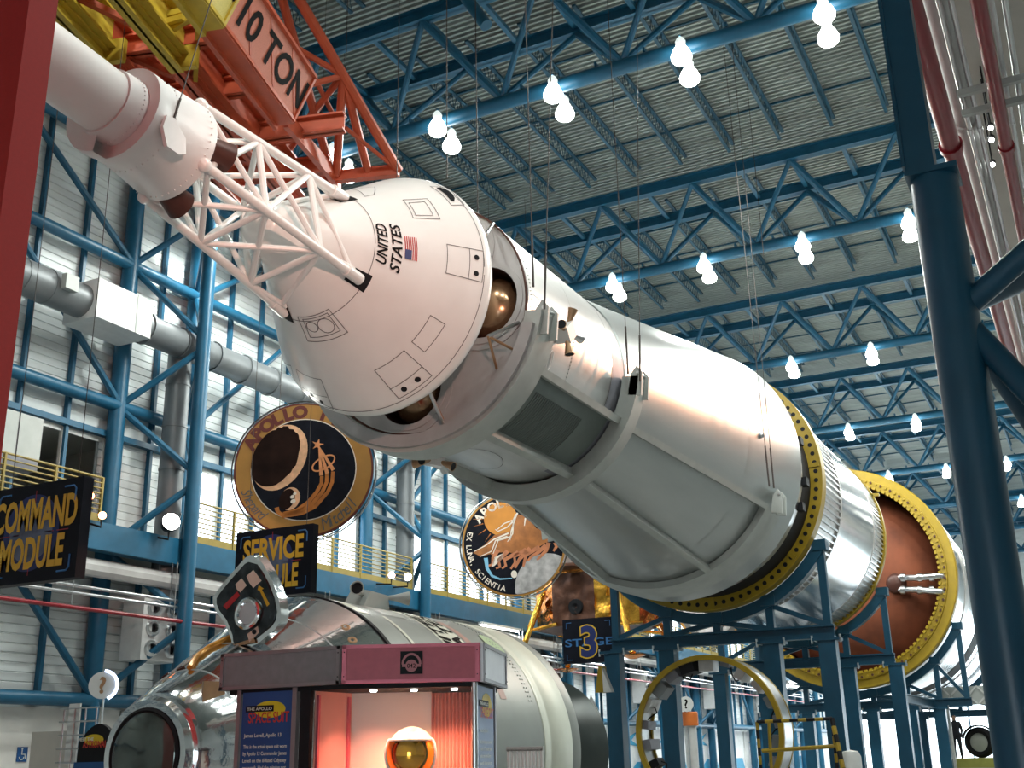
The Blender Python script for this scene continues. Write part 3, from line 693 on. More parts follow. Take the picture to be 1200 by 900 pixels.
# ---- second stage
BX = (-9.14, 8.34)
ss = thing('second_stage', 'huge silver rocket stage with rust brown dome and yellow bolted ring', 'rocket stage', (BX[0], 58, 3.8))
yr2 = obj('bolt_ring', MB().lathe([(47.9, 3.85), (47.64, 3.86), (47.64, 4.14), (47.75, 4.16), (47.75, 4.46), (47.8, 4.5), (48.2, 4.5)], (BX[0], 0, BX[1]), (0, 1, 0), 120), YELLOW, ss, label='wide yellow bolted ring')
for k in range(120):
    obj('bolt', MB().lathe([(-.05, 0), (-.05, .05), (0, .055)], pol(BX, 3 * k, 4.06, 47.62), (0, 1, 0), 6), YELLOW if k % 2 else BROWN, yr2, 0)
for k in range(120):
    a = 3 * k
    obj('lug', MB().obox(pol(BX, a, 3.87, 47.62), V((math.cos(math.radians(a)), 0, math.sin(math.radians(a)))) * .05, (0, .08, 0), V((-math.sin(math.radians(a)), 0, math.cos(math.radians(a)))) * .06), YELLOW, yr2, 0)
obj('inner_skirt', MB().lathe([(47.7, 3.88), (49.6, 3.95)], (BX[0], 0, BX[1]), (0, 1, 0), 96), BROWN, ss)
obj('dome', MB().lathe([(49.8 - 2.0 * math.sin(t), 3.95 * math.cos(t)) for t in [math.pi / 2 * k / 16 for k in range(17)]], (BX[0], 0, BX[1]), (0, 1, 0), 96), FOAM, ss, label='rust brown foam dome')
for s in (-1, 1):
    q = obj('feed_pipe', MB().path([at(1052, 684 + s * 7, Y=48.1), at(1075, 684 + s * 7, Y=47.75), at(1097, 684 + s * 9, Y=47.5), at(1104, 684 + s * 9, Y=47.7)], .13, 12), STEEL, ss)
    for x in (1058, 1078, 1092): obj('pipe_collar', MB().lathe([(-.08, .13), (-.08, .17), (.08, .17), (.08, .13)], at(x, 684 + s * 7.5, Y=47.72), at(1104, 684, Y=47.5) - at(1052, 684, Y=47.5), 12), STEEL, q)
obj('pipe_boot', MB().ball(at(1050, 684, Y=48.1), .42, 14, 10, (1, .5, 1)), BROWN, ss)
obj('body', MB().lathe([(48.1, 4.4), (48.2, 4.42), (60, 4.42), (60, 4.46), (63, 4.46), (63, 4.4), (74, 4.4), (74, 0)], (BX[0], 0, BX[1]), (0, 1, 0), 96), SILVER, ss)
obj('black_band', MB().lathe([(56.5, 4.44), (58.6, 4.44)], (BX[0], 0, BX[1]), (0, 1, 0), 72), BLACK, ss)
obj('stringer_ring', MB().lathe([(51.0, 4.43), (51.0, 4.46), (52.2, 4.46), (52.2, 4.43)], (BX[0], 0, BX[1]), (0, 1, 0), 72), RIBM, ss)
# ------------------------------------------------------------------ hanging cables
def cable(p, q, label, r=.009, tb=.9):
    t = thing('suspension_cable', label, 'cable', q, 'suspension cables')
    obj('wire', MB().tube(p, q, r, 6), CABLE, t); d = (V(p) - V(q)).normalized()
    if tb: obj('turnbuckle', MB().tube(V(q), V(q) + d * tb, r * 2.1, 8), CABLE, t)
for (lx, ly), Y, dx, lb in (((625, 336), -6.78, 0, 'left of the pair rising from the front cradle lug'), ((638, 362), -6.78, .45, 'right of the pair rising from the front cradle lug'),
                       ((736, 438), -6.74, 0, 'left of the pair rising from the middle cradle lug'), ((750, 447), -6.74, .4, 'right of the pair rising from the middle cradle lug'),
                       ((901.5, 570), -5.83, -.1, 'left of the pair on the aft cradle lug of the adapter cone'), ((907, 572), -5.83, 0, 'right of the pair on the aft cradle lug of the adapter cone')):
    q = at(lx, ly, X=Y); cable((q.x + dx, q.y + dx * .8, 18.4), q, 'cable with turnbuckle, ' + lb)
for (x, y), Y, lb in (((403, 150), 18.0, 'thin steel wire hanging in front of the orange crane tip'), ((465, 215), 15.5, 'thin steel wire rising from behind the capsule top'), ((524, 210), 14.5, 'thin steel wire hanging behind the capsule vent port'), ((895, 300), 26.0, 'long thin wire hanging above the adapter cone'), ((560, 250), 15.2, 'thin steel wire from the top of the service module')):
    q = at(x, y, Y=Y); cable((q.x, q.y, 18.4), q, lb, .009, 0)
q = lpt(-28, .66, 8.45); cable((q.x + .25, q.y + .6, q.z + 3.4), q, 'dark sling cable holding the escape tower skirt', .007, .5)
# ================================================================== SUPPORT STANDS UNDER THE STAGES
def saddle(label, c, Y, r, xs, beamz, heavy, a_end, z_floor=FLOOR):
    t = thing('support_saddle', label, 'support stand', (c[0], Y, z_floor), 'blue support saddles')
    obj('saddle_arc', MB().arc(c, Y - .16, Y + .16, r, r + .3, -180 - a_end, a_end, 48), DBLUE, t)
    def arc_z(x): return c[1] - math.sqrt(max(.01, (r + .15) ** 2 - (x - c[0]) ** 2))
    obj('cross_beam', MB().ibeam((xs[0] - .15, Y, beamz), (xs[-1] + .15, Y, beamz), .3, .34, .05), DBLUE, t)
    for x in xs:
        obj('stub_post', MB().box((x - .1, Y - .1, beamz + .1), (x + .1, Y + .1, arc_z(x))), DBLUE, t)
        obj('arc_clamp', MB().box((x - .19, Y - .2, arc_z(x) - .12), (x + .19, Y + .2, arc_z(x) + .16)), DBLUE, t)
    mid = len(xs) // 2
    for k in range(len(xs) - 1):
        a, b = (xs[k], xs[k + 1]) if k < mid else (xs[k + 1], xs[k])
        obj('diagonal', MB().beam((a, Y, beamz + .16), (b, Y, arc_z(b) - .1), .13, .13, (0, 1, 0)), DBLUE, t)
    for x in heavy:
        obj('post', MB().box((x - .22, Y - .2, z_floor), (x + .22, Y + .2, beamz - .16)), DBLUE, t)
        obj('cap_plate', MB().box((x - .34, Y - .26, beamz - .24), (x + .34, Y + .26, beamz - .17)), DBLUE, t)
        for s in (-1, 1): obj('cap_bolt', MB().tube((x + s * .36, Y - .2, beamz - .3), (x + s * .36, Y - .2, beamz - .1), .03, 8), STEEL, t)
    return t
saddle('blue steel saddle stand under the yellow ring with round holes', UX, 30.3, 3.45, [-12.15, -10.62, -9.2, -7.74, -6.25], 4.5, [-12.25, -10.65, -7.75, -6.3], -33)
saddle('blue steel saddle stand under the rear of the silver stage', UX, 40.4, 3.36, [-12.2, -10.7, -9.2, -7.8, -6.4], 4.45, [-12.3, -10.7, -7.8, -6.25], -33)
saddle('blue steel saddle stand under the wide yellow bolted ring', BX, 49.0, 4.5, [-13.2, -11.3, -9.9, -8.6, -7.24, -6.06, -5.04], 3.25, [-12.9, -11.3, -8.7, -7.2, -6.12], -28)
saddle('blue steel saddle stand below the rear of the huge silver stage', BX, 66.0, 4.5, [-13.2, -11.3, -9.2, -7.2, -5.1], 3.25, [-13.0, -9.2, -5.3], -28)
# tie beams along the hall between the stands
for x, y0, y1, z, nm in ((-6.3, 40.7, 48.7, 3.2, 'tie beam beneath the gap before the wide yellow ring'),):
    b = thing('tie_beam', 'blue ' + nm, 'beam', (x, y0, z)); obj('beam', MB().ibeam((x, y0, z), (x, y1, z), .2, .3), DBLUE, b)
# ================================================================== ORANGE TEN TON CRANE
CU, CV, CO = V((-.27, .963, 0)), V((.963, .27, 0)), V((-10, 10, 0))
def cp(u, v, z): return CO + CU * u + CV * v + V((0, 0, z))
def at_u(x, y, u): r = ray(x, y); return EYE + r * ((u - (EYE - CO).dot(CU)) / r.dot(CU))
cn = thing('jib_crane', 'orange and yellow lattice crane jib above the escape tower', 'crane', cp(3, -1, 11.8))
for v, uy in ((-2.07, 1.35), (-1.05, 1.75)):
    for (u0, u1, mt_) in ((-4, uy, YEL2), (uy, 6.6, ORANGE)):
        obj('main_girder', MB().ibeam(cp(u0, v, 12.5), cp(u1, v, 12.5), .34, .62, .05), mt_, cn)
        obj('bottom_rail', MB().ibeam(cp(u0, v - .05, 12.05), cp(u1, v - .05, 12.05), .22, .26, .04), mt_, cn)
    obj('end_stop', MB().obox(cp(uy - .05, v + .1, 12.15), CU * .05, CV * .2, V((0, 0, .2))), YEL2, cn)
for k, u in enumerate((.2, 1.75, 3.2, 4.7, 6.1)):
    mt_ = YEL2 if u < 1 else ORANGE
    obj('cross_girder', MB().ibeam(cp(u, -2.07, 12.55), cp(u, -.2 if k not in (3,) else .6, 12.55), .2, .36, .04), mt_, cn)
    obj('lattice_post', MB().tube(cp(u, -2.07, 12.7), cp(u, -1.9, 15.2), .07, 10), ORANGE, cn)
    obj('lattice_post', MB().tube(cp(u, -1.05, 12.7), cp(u, -1.15, 15.2), .07, 10), ORANGE, cn)
    if k < 4:
        un = (.2, 1.75, 3.2, 4.7, 6.1)[k + 1]
        obj('lattice_diagonal', MB().tube(cp(u, -1.9, 15.2), cp(un, -2.07, 12.75), .07, 10), ORANGE, cn)
        obj('lattice_diagonal', MB().tube(cp(u, -1.15, 15.2), cp(un, -1.05, 12.75), .07, 10), ORANGE, cn)
        obj('plan_brace', MB().beam(cp(u, -2.0, 12.4), cp(un, -1.1, 12.4), .1, .1), ORANGE, cn)
for v in (-1.9, -1.15): obj('top_chord', MB().tube(cp(-1, v, 15.2), cp(6.1, v, 15.0), .09, 10), ORANGE, cn)
# guard box with the load rating: a sloping perforated face above a narrow underside
def gpt(u, f, off=0): return cp(u, .015 + .371 * f, 12.1 + .8 * f) + (CV * .8 - V((0, 0, .371))).normalized() * off
GUP = (gpt(0, 1) - gpt(0, 0)).normalized()
for u0, u1, fm, mt_ in ((-2.5, 1.0, MESHY, YEL2), (1.0, 3.76, MESHO, ORANGE)):
    g = obj('guard_box', MB().prism([gpt(u0, 0), gpt(u0, 1), cp(u0, -.1, 12.95), cp(u0, -.38, 12.12)], CU * (u1 - u0)), fm, cn)
    for p_ in (0, 1): obj('guard_edge', MB().beam(gpt(u0, p_, .01), gpt(u1, p_, .01), .07, .07), mt_, g)
    obj('guard_edge', MB().beam(gpt(u1 - .03, 0, .01), gpt(u1 - .03, 1, .01), .06, .06, CU), mt_, g)
    if u0 > 0:
        for a, b in ((1.05, 1.9), (1.9, 2.8), (2.8, 3.7)): obj('guard_brace', MB().beam(gpt(a, .95, .004), gpt(b, .08, .004), .05, .01, GUP.cross(CU)), mt_, g)
    obj('underside_plate', MB().obox(cp((u0 + u1) / 2, -.17, 12.06), CU * (u1 - u0) / 2, CV * .2, V((0, 0, .02))), mt_, g)
    obj('underside_flange', MB().beam(cp(u0, -.3, 12.0), cp(u1, -.3, 12.0), .08, .1), mt_, g)
tm = MB().text('10 TON', gpt(2.45, .24, .012), CU, GUP, .50, bold=.03, wid=1.12)
obj('load_rating', tm, INK, cn, 0, label='black lettering 10 TON')
obj('load_rating_stroke', MB().beam(gpt(.75, .85, .012), gpt(.95, .45, .012), .1, .01, GUP.cross(CU)), INK, cn, 0)
# lattice head at the tip
tipz = 12.5
TIP = at(467, 200, Z=tipz); AP = at_u(351, 0, 3.6); AP2 = at_u(331, 0, 3.6); NA = TIP.lerp(AP, .58)
def tb(p, q, r=.085): obj('head_tube', MB().tube(p, q, r, 10), ORANGE, cn)
tb(TIP, AP + (AP - TIP) * .5, .10); L0, L1, L2 = at(394, 205, Z=tipz), at(390, 208, Z=tipz), at(432, 204, Z=tipz)
tb(NA, L0); tb(NA, L2); tb(L1, AP2 + (AP2 - L1) * .4); tb(NA, at_u(350, 58, 4.2), .06); tb(NA, at_u(330, 108, 4.4), .06)
tb(at_u(352, 150, 5.6), NA, .06); tb(at_u(340, 175, 5.8), at_u(397, 92, 5.4), .06); tb(at_u(352, 57, 4.2), at_u(398, 150, 5.8), .05); tb(at(405, 150, Z=12.9), TIP, .04)
obj('head_plate', MB().beam(at_u(300, 165, 5.2), at_u(400, 147, 5.6), .08, .32), ORANGE, cn)
obj('tip_beam', MB().beam(at(352, 212, Z=tipz), TIP, .16, .22), ORANGE, cn)
obj('side_channel', MB().beam(at_u(335, 140, 4.0), at(397, 214, Z=tipz), .1, .3), ORANGE, cn)
obj('hanger_bar', MB().beam(at_u(233, 0, 1.2), at_u(229, 95, 2.2), .07, .07), YEL2, cn)
for a, b in (((150, 28), (235, 8)), ((190, 42), (232, 15)), ((168, 34), (215, 20))): obj('yellow_bracing', MB().beam(at_u(*a, 1.3), at_u(*b, 1.1), .07, .1), YEL2, cn)
obj('festoon_wire', MB().path([at_u(135, 0, .9), at_u(165, 32, 1.5), at_u(230, 105, 2.6), at_u(290, 165, 3.8)], .02, 6), TAN, cn)
# blue pipe stub high in front of the nearest truss
tag(obj('pipe_stub', MB().tube(at(530, -25, Y=17.2), at(570, 30, Y=17.2), .13, 14), BLUE), 'short blue pipe stub hanging below the roof at the top edge', 'pipe')
# ================================================================== FOREGROUND
pier = thing('red_pier', 'deep red steel pier filling the left edge', 'pier', (-7.5, 4.9, FLOOR))
obj('face_plate', MB().box((-9.5, 4.75, FLOOR), (-6.37, 5.0, 13)), REDP, pier)
CY = 8.0
rc = thing('foreground_column', 'dark blue tubular column in the right foreground with four raking braces', 'column', (-.64, CY, FLOOR))
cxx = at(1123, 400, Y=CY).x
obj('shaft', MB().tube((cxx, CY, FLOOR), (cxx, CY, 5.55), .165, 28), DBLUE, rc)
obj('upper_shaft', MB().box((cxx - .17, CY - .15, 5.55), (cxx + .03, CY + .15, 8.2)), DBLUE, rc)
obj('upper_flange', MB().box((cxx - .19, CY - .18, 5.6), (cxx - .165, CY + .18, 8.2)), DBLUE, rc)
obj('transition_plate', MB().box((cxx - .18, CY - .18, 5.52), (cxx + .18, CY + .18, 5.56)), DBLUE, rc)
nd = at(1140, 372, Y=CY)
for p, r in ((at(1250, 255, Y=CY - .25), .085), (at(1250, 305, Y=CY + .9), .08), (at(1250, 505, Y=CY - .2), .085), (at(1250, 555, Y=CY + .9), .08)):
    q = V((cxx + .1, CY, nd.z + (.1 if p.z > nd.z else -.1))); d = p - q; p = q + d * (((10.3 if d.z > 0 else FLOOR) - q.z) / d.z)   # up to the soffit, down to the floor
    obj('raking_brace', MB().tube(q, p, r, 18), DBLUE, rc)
PZ = 9.0
def pz(x, y): return at(x, y, Z=PZ)
pipes = [('red_pipe', 'thick red fire main under the right mezzanine, beside the blue column', pz(1083, 60).x, PZ, .12, REDPIPE, 5.5),
         ('lagged_pipe', 'pale lagged pipe under the mezzanine behind the thick red fire main', pz(1104, 40).x, PZ + .32, .14, DUCTW, 5.5),
         ('conduit', 'leftmost thin grey conduit under the mezzanine', pz(1113, 60).x, PZ + .15, .03, STEEL, 5.5),
         ('conduit', 'second thin grey conduit under the mezzanine', pz(1127, 60).x, PZ + .15, .03, STEEL, 5.5),
         ('conduit', 'third thin grey conduit under the mezzanine', pz(1143, 30).x + .03, PZ + .2, .035, STEEL, 5.5),
         ('red_pipe', 'slimmer red sprinkler main at the right edge under the mezzanine', pz(1158, 60).x, PZ - .2, .08, REDPIPE, 5.5),
         ('conduit', 'grey conduit right of the slimmer red main', pz(1172, 60).x, PZ + .1, .03, STEEL, 5.5),
         ('conduit', 'grey conduit nearest the right edge', pz(1187, 60).x, PZ + .1, .035, STEEL, 5.5)]
for nm, lb, x, z, r, mt_, y0 in pipes:
    p = thing(nm, lb, 'pipe', (x, y0, z)); obj('run', MB().tube((x, y0, z), (x, 58, z), r, 14), mt_, p)
    for yy in (14.2, 20, 27, 36): obj('coupling', MB().lathe([(-.06, r), (-.06, r * 1.25), (.06, r * 1.25), (.06, r)], (x, yy, z), (0, 1, 0), 14), mt_, p)
for k, yy in enumerate((12.9, 13.4, 18.6, 19.2, 25)):
    h = thing('pipe_trapeze', f'grey strut hanger carrying the pipes under the mezzanine, {ORD[k]} from the camera', 'hanger', (0, yy, PZ - .1), 'pipe trapezes')
    obj('channel', MB().beam((-.5, yy, PZ - .03), (2.2, yy, PZ - .03), .07, .08), GREYP, h)
    for x in (-.47, 1.0): obj('rod', MB().tube((x, yy, PZ), (x, yy, 10.3), .012, 6), STEEL, h)
for k, (x, y) in enumerate(((1161, 150), (1162, 164), (1163, 193))):
    p = at(x, y, Z=PZ + .3)
    s = thing('spot_lamp', f'small white spot lamp among the pipes on the right, {ORD[k]} from top', 'lamp', p, 'small lamps among the pipes')
    obj('can', MB().tube(p + V((0, .02, .02)), p + V((0, .12, .1)), .045, 10), BLACK, s); obj('lens', MB().ball(p, .035, 10, 8), LAMPG, s); obj('stem', MB().tube(p + V((0, .1, .08)), (p.x, p.y + .1, 10.3), .012, 6), BLACK, s)
# ================================================================== SILVER SPACECRAFT ON THE FLOOR
GX = (-9.34, 1.68)
SKIN = mat('grey green module skin', (.30, .32, .30), .45, .35, .08, 1.2)
CREAM = mat('cream white band', (.66, .68, .58), .45, .1, .05, 3)
BELL = mat('dark green black bell', (.022, .032, .03), .35, .3, .2, 2)
PLEX = mat('smoky acrylic port', (.10, .13, .12), .05, .5, .25, 2)
k1 = (1.94 - .70) / (11.95 - 9.75); k0 = .70 - k1 * 9.75
fc = thing('silver_capsule', 'mirror-foil covered capsule on the floor with round acrylic nose port', 'capsule', (GX[0], 11, FLOOR))
obj('cone', MB().lathe([(9.72, .5), (9.72, .66), (9.80, .73)] + [(y, k0 + k1 * y) for y in (10.0, 10.6, 11.2, 11.8)] + [(11.95, 1.945), (11.98, 1.93)], (GX[0], 0, GX[1]), (0, 1, 0), 96), CHROME, fc)
obj('nose_ring', MB().lathe([(9.80, .60), (9.62, .62), (9.56, .58), (9.56, .49), (9.64, .46), (9.8, .46)], (GX[0], 0, GX[1]), (0, 1, 0), 56), CHROME, fc)
obj('nose_gasket', MB().lathe([(9.55, .50), (9.53, .47), (9.55, .44), (9.7, .44)], (GX[0], 0, GX[1]), (0, 1, 0), 48), BLACK, fc)
obj('nose_port', MB().lathe([(9.55, .46), (9.50, .40), (9.47, .25), (9.46, 0)], (GX[0], 0, GX[1]), (0, 1, 0), 40), PLEX, fc)
for y in (10.15, 10.75, 11.4): obj('foil_seam', MB().arc(GX, y, y + .012, k0 + k1 * y, k0 + k1 * y + .008, 0, 360, 72, .006), STEEL, fc)
for a in (30, 55, 80, 105): obj('foil_strip', MB().beam(on(a, 9.95, k0, k1, .004, GX), on(a, 11.85, k0, k1, .004, GX), .02, .008, pol((0, 0), a, 1)), STEEL, fc)
TAPE = mat('amber tape', (.55, .25, .03), .3, .3, .2, 9)
obj('tape_edge', MB().path([on(88 + 10 * math.sin(k), y, k0, k1, .03, GX) for k, y in enumerate((10.15, 10.4, 10.65, 10.9))], .035, 8), TAPE, fc)
for px in ((192, 785), (212, 784), (258, 808)):
    p = hit(*px, k0, k1, GX); a, y = coords(p, GX)
    obj('thruster_port', MB().lathe([(0, .05), (.02, .05), (.02, .03), (-.03, .03), (-.03, 0)], on(a, y, k0, k1, .0, GX), pol((0, 0), a, 1) + V((0, -k1, 0)), 12), BROWN, fc)
for px in ((405, 735), (413, 750)):
    p = hit(*px, k0, k1, GX); a, y = coords(p, GX)
    obj('vent', MB().lathe([(0, .06), (.01, .05), (.01, .03), (-.02, .0)], on(a, y, k0, k1, 0, GX), pol((0, 0), a, 1) + V((0, -k1, 0)), 14), TAN, fc)
obj('side_box', MB().obox(hit(250, 812, k0, k1, GX), (.05, .12, 0), (0, 0, .12), (.04, -.03, 0)), TAN, fc)
obj('stand', MB().box((GX[0] - 1.0, 10.9, FLOOR), (GX[0] + 1.0, 11.7, .25)), GREYP, fc)
# open hatch door standing up from the cone
def door_px(pts, Y): return [at(240 + x / 6.92, 640 + y / 6.92, Y=Y) for x, y in pts]
hatch = [(330, 92), (365, 72), (430, 90), (475, 150), (540, 270), (595, 410), (617, 540), (605, 620), (570, 675), (430, 790), (300, 850), (240, 862), (222, 820), (215, 760), (160, 620), (90, 530), (66, 470), (65, 415), (100, 360), (190, 250)]
HY = 10.75
hd = obj('hatch_door', MB().prism(door_px(hatch, HY), (.02, .13, .02)), CHROME, fc, 30, label='open hatch door with round-cornered window')
c = V((330, 480)); inner = [tuple(c + (V(p) - c) * .86) for p in hatch]
RIM = mat('dark hatch lining', (.05, .055, .06), .18, .9, .5, 7, .4, bscale=12)
obj('lining', MB().prism(door_px(inner, HY - .004), (0, -.015, 0)), RIM, hd, 30)
win = [(350 + 88 * math.cos(t) * (1 - .12 * math.sin(t) ** 4) + 15 * math.sin(t), 545 - 112 * math.sin(t)) for t in [math.pi * k / 14 for k in range(28)]]
obj('window_rim', MB().path(door_px(win, HY - .03), .035, 8, True), CHROME, hd)
obj('window_pane', MB().prism(door_px(win, HY - .022), (0, -.006, 0)), mat('pale hatch window', (.55, .60, .62), .12, .2, .15, 3), hd, 0)
def sticker(nm, pts, m, dy=.02): obj(nm, MB().prism(door_px(pts, HY - dy), (0, -.006, 0)), m, hd, 0)
LBL = mat('pale pink placard', (.72, .55, .45), .6); YARR = mat('amber arrow', (.65, .36, .01), .5); RSTR = mat('red streamer', (.42, .015, .02), .5)
sticker('placard', [(250, 310), (300, 262), (340, 318), (290, 375), (262, 350)], LBL); sticker('placard', [(340, 245), (395, 195), (460, 280), (395, 338), (365, 300)], LBL)
sticker('red_strip', [(150, 485), (265, 368), (285, 400), (180, 515)], RSTR)
sticker('arrow', [(430, 355), (440, 318), (478, 345), (463, 352), (525, 470), (505, 490), (448, 362)], YARR)
sticker('latch_plate', [(345, 715), (430, 650), (440, 700), (365, 780)], LBL); sticker('hinge_strip', [(230, 800), (400, 745), (410, 780), (245, 815)], TAN)
obj('latch_knob', MB().ball(door_px([(402, 695)], HY - .03)[0], .03, 10, 8), BLACK, hd)
# service module of the floor spacecraft
fs = thing('floor_service_module', 'grey green service module cylinder lying behind the foil capsule', 'rocket stage', (GX[0], 14, FLOOR))
obj('body', MB().lathe([(12.0, 1.8), (12.02, 1.95), (12.1, 1.956), (15.46, 1.956)], (GX[0], 0, GX[1]), (0, 1, 0), 96), SKIN, fs)
obj('pale_band', MB().lathe([(15.44, 1.95), (15.46, 1.965), (15.62, 1.965), (15.64, 1.955), (15.7, 1.955), (15.72, 1.968), (16.4, 1.968), (16.42, 1.955)], (GX[0], 0, GX[1]), (0, 1, 0), 96), CREAM, fs)
obj('aft_ring', MB().lathe([(16.4, 1.95), (16.42, 1.96), (16.72, 1.96), (16.72, 1.0), (16.8, 0)], (GX[0], 0, GX[1]), (0, 1, 0), 96), SKIN, fs)
obj('seam', MB().arc(GX, 11.985, 12.06, 1.94, 1.966, 0, 360, 96), BLACK, fs)
obj('forward_edge', MB().arc(GX, 12.06, 12.35, 1.955, 1.962, 60, 150, 40), CREAM, fs)
obj('engine_bell', MB().lathe([(16.7, .45), (17.4, .62), (18.2, .95), (19.0, 1.18), (19.5, 1.27), (19.5, 1.24), (18, .85), (16.8, .3)], (GX[0], 0, GX[1]), (0, 1, 0), 64), BELL, fs)
for px in ((428, 706),):
    p = hit(*px, 1.956, 0, GX); a, y = coords(p, GX); a = min(a, 82)
    o = on(a, y + .3, 1.956, 0, 0, GX); n = pol((0, 0), a, 1)
    h = obj('thruster_housing', MB().prism([o + V((0, -.34, 0)) - n * .03, o + V((0, .34, 0)) - n * .03, o + V((0, .22, 0)) + n * .2, o + V((0, -.22, 0)) + n * .22], n.cross(V((0, 1, 0))) * .32), GREYP, fs)
    for d, q in ((V((.2, -.55, .1)), V((0, -.24, 0)) + n * .15), (V((.45, .5, .0)), V((.1, .26, 0)) + n * .15)):
        obj('thruster_nozzle', MB().lathe([(0, .03), (.1, .045), (.3, .10), (.3, .085), (.06, .02)], o + q + n.cross(V((0, 1, 0))) * .12, d, 16), GREYP, h)
        obj('nozzle_bore', MB().lathe([(.28, 0), (.28, .085)], o + q + n.cross(V((0, 1, 0))) * .12, d, 14), BLACK, h)
pa = coords(hit(520, 742, 1.956, 0, GX), GX)
def sm_quad(m, a0, a1, y0, y1, lift):
    n = 6
    for i in range(n):
        b0, b1 = a0 + (a1 - a0) * i / n, a0 + (a1 - a0) * (i + 1) / n; m.flat([on(b0, y0, 1.956, 0, lift, GX), on(b1, y0, 1.956, 0, lift, GX), on(b1, y1, 1.956, 0, lift, GX), on(b0, y1, 1.956, 0, lift, GX)])
    return m
A0 = 72
obj('lettering_panel', sm_quad(MB(), 30, A0 + 4, 13.55, 14.25, .006), CREAM, fs, 0)
lm_ = MB()
for w, y0 in (('UNITED', 13.86), ('STATES', 14.2)):
    vs, f_, wd_ = glyphs(w, bold=.03, shear=.2); lm_.add([on(51 + x / wd_ * 42, y0 - y * .26, 1.956, 0, .012, GX) for x, y in vs], f_)
obj('lettering', lm_, INK, fs, 0, label='black UNITED STATES lettering')
obj('panel_patch', sm_quad(MB(), 62, 74, 12.75, 13.35, .006), GREYP, fs, 0)
obj('pale_plate', sm_quad(MB(), 40, 60, 12.62, 12.7, .008), CREAM, fs, 0); obj('pink_strip', sm_quad(MB(), 20, 66, 14.32, 14.5, .006), mat('dull pink strip', (.42, .26, .22), .5), fs, 0)
GRN = mat('pale green disc', (.42, .55, .34), .5)
pc = coords(hit(577, 756, 1.956, 0, GX), GX)
obj('pale_disc', MB().flat([on(pc[0] + 7.5 * math.cos(t), pc[1] + .2 * math.sin(t), 1.956, 0, .012, GX) for t in [math.pi * k / 12 for k in range(24)]]), GRN, fs, 0)
rv = MB()
for a in range(20, 100, 2):
    for y in (15.2, 15.28): rv.ball(on(a, y, 1.956, 0, .0, GX), .014, 5, 4)
obj('rivet_rows', rv, GREYP, fs, 35, 'stuff')
for y in (13, 15.9): obj('stand', MB().box((GX[0] - 1.1, y - .3, FLOOR), (GX[0] + 1.1, y + .3, .2)), GREYP, fs)
# ================================================================== HANGING SIGNS
def disc(c, e1, e2, r, n=36, lift=V((0, 0, 0)), a0=0, a1=360, sx=1, sy=1, rot=0):
    R_ = math.radians(rot); out = []
    for k in range(n):
        t = math.radians(a0 + (a1 - a0) * k / (n if a1 - a0 >= 360 else n - 1)); x, y = r * sx * math.cos(t), r * sy * math.sin(t)
        out.append(V(c) + V(e1) * (x * math.cos(R_) - y * math.sin(R_)) + V(e2) * (x * math.sin(R_) + y * math.cos(R_)) + lift)
    return out
def hall_sign(name, label, x1, Y, z0, z1, lines, W=1.62):
    x0 = x1 - W; H = z1 - z0; s = thing(name, label, 'sign', ((x0 + x1) / 2, Y, z0), None)
    b = obj('board', MB().box((x0, Y, z0), (x1, Y + .16, z1)), SIGNB, s); y = Y - .004; X1, Zu = V((1, 0, 0)), V((0, 0, 1))
    cx_, cz = (x0 + x1) / 2, (z0 + z1) / 2
    for r, k in ((.50, .002), (.43, .003)): obj('halo', MB().flat(disc((cx_ - .05, y - k + .003, cz), X1, Zu, r)), GLOW, b, 0)
    obj('moon_print', MB().flat(disc((cx_ - .05, y - .002, cz), X1, Zu, .39)), MOON, b, 0)
    for sx in (-1, 1):
        for sz in (-1, 1):
            px, pz_ = cx_ + sx * (W / 2 - .12), cz + sz * (H / 2 - .1)
            obj('corner_mark', MB().path([(px - sx * .2, y, pz_), (px - sx * .04, y, pz_), (px, y, pz_ - sz * .04), (px, y, pz_ - sz * .2)], .012, 5), SIGNL, b)
    hl = MB()
    for q in ((-.62, -.42), (-.36, -.26), (.2, .36), (.42, .62)): hl.box((cx_ + q[0], y - .002, cz - .02), (cx_ + q[1], y, cz - .008))
    for q in ((.38, .55), (-.55, -.4)): hl.box((cx_ - .03, y - .002, cz + q[0]), (cx_ - .02, y, cz + q[1]))
    obj('hairline', hl, SIGNR, b, 0)
    for txt, dz, size, wd_ in lines:
        vs, f_, w = glyphs(txt, bold=.05)
        obj('lettering', MB().add([(cx_ + x / w * wd_, y - .006, cz + dz + yy * size) for x, yy in vs], f_), SIGNT, b, 0, label='amber lettering ' + txt)
    for x in (x0 + .2, x1 - .2): obj('hanging_wire', MB().tube((x, Y + .08, z1), (x, Y + .08, 18.4), .006, 5), CABLE, s)
    return s
hall_sign('exhibit_sign', 'black hanging sign reading COMMAND MODULE at the left edge', -11.14, 10, 3.8, 5.08, [('COMMAND', .05, .40, 1.5), ('MODULE', -.45, .40, 1.15)])
hall_sign('exhibit_sign', 'black hanging sign reading SERVICE MODULE below the large round emblem', at(367, 615, Y=16).x, 16, at(366, 694, Y=16).z, at(368, 613, Y=16).z, [('SERVICE', .05, .40, 1.35), ('MODULE', -.45, .40, 1.15)], 1.72)
s3 = thing('exhibit_sign', 'dark blue sign reading STAGE 3 beside the saddle stand', 'sign', (-13.2, 30.8, 4.1))
b = obj('board', MB().box((-14.02, 30.75, 4.1), (-12.4, 30.87, 5.36)), SIGNB, s3)
vs, f_, w = glyphs('STAGE', bold=.02); obj('lettering', MB().add([(-13.2 + x / w * 1.5, 30.742, 4.58 + y * .22) for x, y in vs], f_), SIGNL, b, 0, label='blue lettering STAGE')
